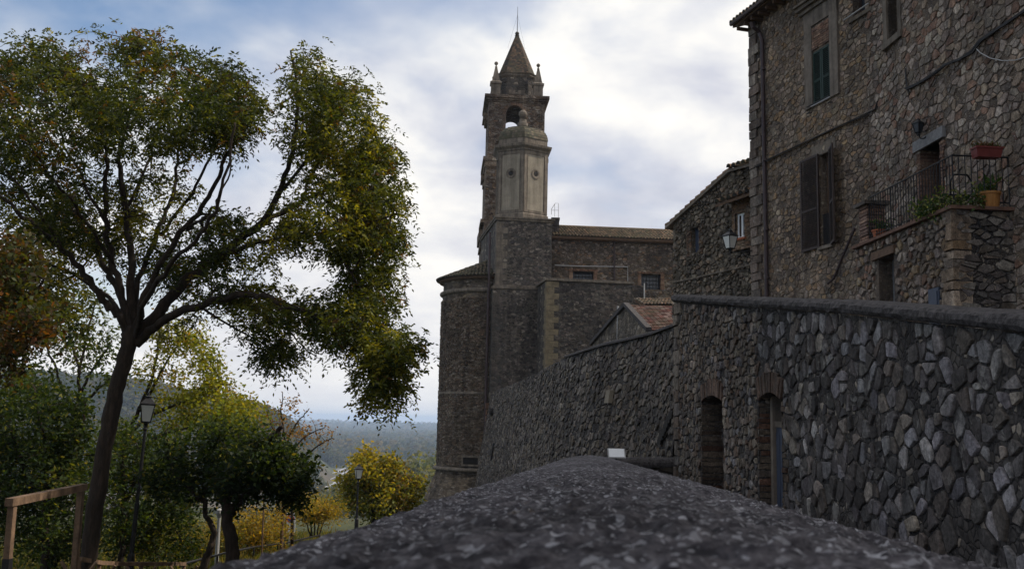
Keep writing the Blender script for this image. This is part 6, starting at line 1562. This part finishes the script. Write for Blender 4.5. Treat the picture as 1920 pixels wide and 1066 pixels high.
woods('plain_trees', 'faint lines of trees far out on the hazy plain', scatter(3000, -.36, .05, 4200, 9500, None, .0011, .08), 17, 8, .9, FG, 3)
woods('near_wood', 'lighter green wood on the low rise beyond the yellow tree', scatter(420, -.21, .0, 320, 560, lambda x, y: terr(x, y) > -50), 5.5, 90, .26, [(.055, .075, .025), (.075, .09, .03), (.09, .095, .032), (.06, .065, .025)], 4)
woods('valley_scrub', 'scattered trees and scrub on the slope below the town', scatter(500, -.62, -.12, 120, 560, lambda x, y: rail_clear(x, y), .02, -.05), 4.2, 60, .3, FG, 5)
# ================================================================== RAILWAY IN THE VALLEY
def valley(px, py, lift=.4):
    r = ray(px, py); t_ = (VAL + lift) / r.z; return r * t_
mb = MB(); A0, A1 = valley(566, 955), valley(690, 884); d_ = (A1 - A0).normalized(); s_ = V3((d_.y, -d_.x, 0))
A0 = A0 - d_ * 120
for q in (A0, A1): pass
mb.face([A0 - s_ * 34 + V3((0, 0, 3.2)), A0 + s_ * 30 + V3((0, 0, 3.2)), A1 + s_ * 30 + V3((0, 0, 3.2)), A1 - s_ * 34 + V3((0, 0, 3.2))])
tag(mb.build('railway_yard', flat_mat('ballast', (.13, .13, .14), .9, .25, .05, 0)), kind='structure')
for k, off in enumerate((-26, -16, -6, 5, 16)):
    mb = MB(); mb.hexa([A0 + s_ * (off + a) + V3((0, 0, z)) if e == 0 else A1 + s_ * (off + a) + V3((0, 0, z)) for z in (3.3, 3.9) for a, e in ((-.9, 0), (.9, 0), (.9, 1), (-.9, 1))])
    tag(mb.build('railway_track', flat_mat('rail_steel', (.30, .31, .33), .5, .15, .2, 0)), 'pale line of railway track in the valley, one of five side by side', 'track', 'railway tracks in the valley')
tp0 = valley(664, 899, 3); tr = thing('train', 'tiny white and blue train standing on the valley railway', 'train', tuple(tp0))
tf = Frame(tp0.x, tp0.y, d_.x, d_.y)
for k in range(3):
    mb = MB(); x0 = -30 + k * 26; z0 = tp0.z
    mb.loft([[tf.p(x0 + e, z, y) for z, y in ((z0 + .8, -1.9), (z0 + .8, 1.9), (z0 + 3.4, 1.9), (z0 + 4.4, 1.2), (z0 + 4.4, -1.2), (z0 + 3.4, -1.9))] for e in (0, 25)])
    cbody = mb.build('carriage', M['white'], tr)
    mb = MB(); mb.fb(tf, x0 + .5, x0 + 24.5, z0 + 2.0, z0 + 3.0, -1.96, 1.96); mb.build('window_band', M['blue_paint'], cbody)
# ================================================================== STREET FURNITURE ON THE LOWER TERRACE
def gnd(q): return terr(q.x, q.y)
def street_lamp(label, px_l, py_t, py_b, Yd, base_px, h):
    top_ = at(px_l, py_b, Yd); bx = at(*base_px, Yd); g = gnd(top_)
    th_ = thing('street_lamp', label, 'lamp', (top_.x, top_.y, g), 'black street lamps on the lower terrace')
    a, gl = MB(), MB(); lantern(a, gl, top_, h, h * .20, h * .33, .35)
    a.build('lamp_frame', M['iron'], th_); gl.build('lamp_glass', M['frost'], th_)
    mb = MB(); c = V3((top_.x, top_.y, g)); L_ = top_.z - g
    mb.lathe(c, [(.11, -.3), (.11, .35), (.085, .4), (.075, .8), (.05, .85), (.045, L_ * .5), (.05, L_ * .5 + .02), (.05, L_ * .5 + .1), (.036, L_ * .5 + .13), (.03, L_ - .15), (.05, L_ - .12), (.03, L_ - .05)], 12)
    mb.build('post', M['iron'], th_); return th_
L1 = street_lamp('tall black street lamp with a frosted four-sided lantern beside the leaning trunk', 274, 752, 793, 21, (248, 1070), .60)
top_ = at(274, 793, 21); bot_ = at(246, 1066, 21); 
L1.rotation_euler = (0, R_(2.2), 0); L1.location.x -= .14
street_lamp('distant black street lamp standing before the yellow autumn tree', 672, 879, 898, 40, (670, 980), .60)
# thin steel pole with a small white lamp head
q = at(411, 968, 27); g = gnd(q); th_ = thing('lamp_pole', 'thin grey steel pole with a small pale head among the low dark trees', 'pole', (q.x, q.y, g))
mb = MB(); mb.lathe((q.x, q.y, g), [(.06, -.3), (.055, .5), (.045, q.z - g)], 10); mb.build('pole', M['zinc'], th_)
mb = MB(); mb.lathe(q, [(.05, -.02), (.10, .10), (.09, .18), (.02, .22)], 10); mb.build('lamp_head', M['zinc'], th_)
# road sign
q = at(544, 979, 33); g = gnd(q); th_ = thing('road_sign', 'small white no-parking road sign with red disc on a grey post', 'sign', (q.x, q.y, g))
sf = Frame(q.x, q.y, 1, .1); z0 = q.z
mb = MB(); mb.tube([V3((q.x, q.y + .03, g - .3)), V3((q.x, q.y + .03, z0 + .32))], .03, 8); mb.build('post', M['zinc'], th_)
mb = MB(); mb.fb(sf, -.17, .17, z0 - .30, z0 + .30, -.01, .01); pl = mb.build('sign_plate', M['white'], th_)
n = 20; ring = lambda r, d__: [sf.p(r * math.cos(2 * math.pi * k / n), z0 + .13 + r * math.sin(2 * math.pi * k / n), d__) for k in range(n)]
mb = MB(); mb.loft([ring(.13, .010), ring(.13, .014)]); mb.build('red_disc', M['red'], pl)
mb = MB(); mb.loft([ring(.095, .0145), ring(.095, .018)]); mb.build('blue_disc', flat_mat('sign_blue', (.03, .08, .32), .5, .1, 5, 0), pl)
mb = MB(); a = .085; mb.hexa([sf.p(x, z0 + .13 + y, d__) for d__ in (.0185, .021) for x, y in ((-a, a - .03), (-a + .03, a), (a, -a + .03), (a - .03, -a))]); mb.build('red_bar', M['red'], pl)
mb = MB(); 
for k, w_ in enumerate((.10, .07)): mb.fb(sf, -w_, w_, z0 - .15 - .07 * k, z0 - .12 - .07 * k, .010, .013)
mb.build('sign_text', M['iron'], pl)
# timber frame at lower left
P1, P2 = at(24, 940, 13.2), at(152, 913, 15.2)
tf_ = thing('timber_gantry', 'bare timber frame of two posts and a crossbeam at the lower left corner', 'frame', (P1.x, P1.y, gnd(P1)))
tf2 = Frame(P1.x, P1.y, P2.x - P1.x, P2.y - P1.y); L_ = math.hypot(P2.x - P1.x, P2.y - P1.y)
zc1, zc2 = P1.z, P2.z
mb = MB(); mb.fb(tf2, -.047, .047, gnd(P1) - .3, zc1 - .045, -.04, .04); mb.build('post', M['wood'], tf_)
mb = MB(); mb.fb(tf2, -.052, .052, gnd(P1) - .3, zc1 - .72, -.045, .045); mb.build('post_sleeve', M['iron'], tf_)
mb = MB(); mb.fb(tf2, L_ - .047, L_ + .047, gnd(P1) - .3, zc2 - .045, -.04, .04); mb.build('post', M['wood'], tf_)
mb = MB(); mb.hexa([tf2.p(-.10, zc1 - .05, .055), tf2.p(L_ + .10, zc2 - .05, .055), tf2.p(L_ + .10, zc2 - .05, -.055), tf2.p(-.10, zc1 - .05, -.055), tf2.p(-.10, zc1 + .05, .055), tf2.p(L_ + .10, zc2 + .05, .055), tf2.p(L_ + .10, zc2 + .05, -.055), tf2.p(-.10, zc1 + .05, -.055)]); mb.build('crossbeam', M['wood'], tf_)
# rails
def rail(name, label, pts, r, mat, every, hgt, brace=False):
    P_ = [at(*p) for p in pts]; th_ = thing(name, label, 'fence', (P_[0].x, P_[0].y, gnd(P_[0])))
    mb = MB()
    for a, b_ in zip(P_[:-1], P_[1:]):
        if mat == 'wood': 
            d_ = (b_ - a); f = Frame(a.x, a.y, d_.x, d_.y); L_ = math.hypot(d_.x, d_.y)
            mb.hexa([f.p(0, a.z - .035, .05), f.p(L_, b_.z - .035, .05), f.p(L_, b_.z - .035, -.05), f.p(0, a.z - .035, -.05), f.p(0, a.z + .035, .05), f.p(L_, b_.z + .035, .05), f.p(L_, b_.z + .035, -.05), f.p(0, a.z + .035, -.05)])
        else: mb.bar(a, b_, r, sides=8)
    mb.build('handrail', M[mat], th_)
    tot = sum((b_ - a).length for a, b_ in zip(P_[:-1], P_[1:])); n = max(2, int(tot / every))
    for k in range(n + 1):
        s_ = tot * k / n; 
        for a, b_ in zip(P_[:-1], P_[1:]):
            l = (b_ - a).length
            if s_ <= l + 1e-6: q = a.lerp(b_, min(1, s_ / l)); break
            s_ -= l
        mb = MB(); mb.tube([V3((q.x, q.y, q.z - hgt)), q + V3((0, 0, -.03))], r * .9, 8)
        if brace:
            for e in (-.28, .28): mb.tube([q + V3((0, 0, -.45)), q + V3((e, 0, -.04))], r * .6, 6)
        mb.build('post', M[mat], th_)
    return th_
rail('timber_railing', 'rough timber handrail with braced posts running past the foot of the leaning trunk', [(148, 1047, 16.2), (186, 1054, 17.8), (232, 1056, 19.0), (310, 1056, 20.0), (345, 1056, 21)], .045, 'wood', 1.3, 1.0, True)
rail('metal_railing', 'thin dark metal handrail climbing behind the low trees to the road sign', [(345, 1056, 22.5), (398, 1042, 24), (430, 1034, 26), (480, 1024, 29), (535, 1017, 31.5), (600, 1002, 35)], .028, 'iron', 1.9, 1.0)
for k, (px, yt, yb, Yd, lab) in enumerate(((534, 905, 1020, 31, 'thick pale stake left of the road sign'), (550, 925, 1015, 32.5, 'thin stake right of the road sign'), (497, 930, 1030, 29, 'slender dark stake alone under the low round tree'), (540, 915, 1015, 32, 'narrow stake between thick stake and the road sign'))):
    q = at(px, yt, Yd); g = gnd(q); mb = MB(); mb.tube([V3((q.x, q.y, g - .2)), V3((q.x - .03, q.y, q.z))], [.055, .045] if k == 0 else [.028, .022], 8)
    tag(mb.build('tree_stake', M['dark_wood']), lab, 'stake', 'tree stakes by the road sign')
# ================================================================== HAZE
mb = MB(); hz0, hz1 = VAL - 6, 42.0
mb.hexa([V3((x, y, z)) for z in (hz0, hz1) for x, y in ((-14500, -14500), (14500, -14500), (14500, 14500), (-14500, 14500))])
m = bpy.data.materials.new('haze'); m.use_nodes = True; t = m.node_tree; t.nodes.clear()
out = nn(t, 'ShaderNodeOutputMaterial'); pv = nn(t, 'ShaderNodeVolumePrincipled')
pv.inputs['Color'].default_value = (.58, .74, 1.0, 1); pv.inputs['Density'].default_value = .00017; pv.inputs['Anisotropy'].default_value = .25
t.links.new(pv.outputs[0], out.inputs['Volume'])
HAZE = mb.build('haze', m); tag(HAZE, 'pale blue air haze over the valley', 'haze', kind='stuff')
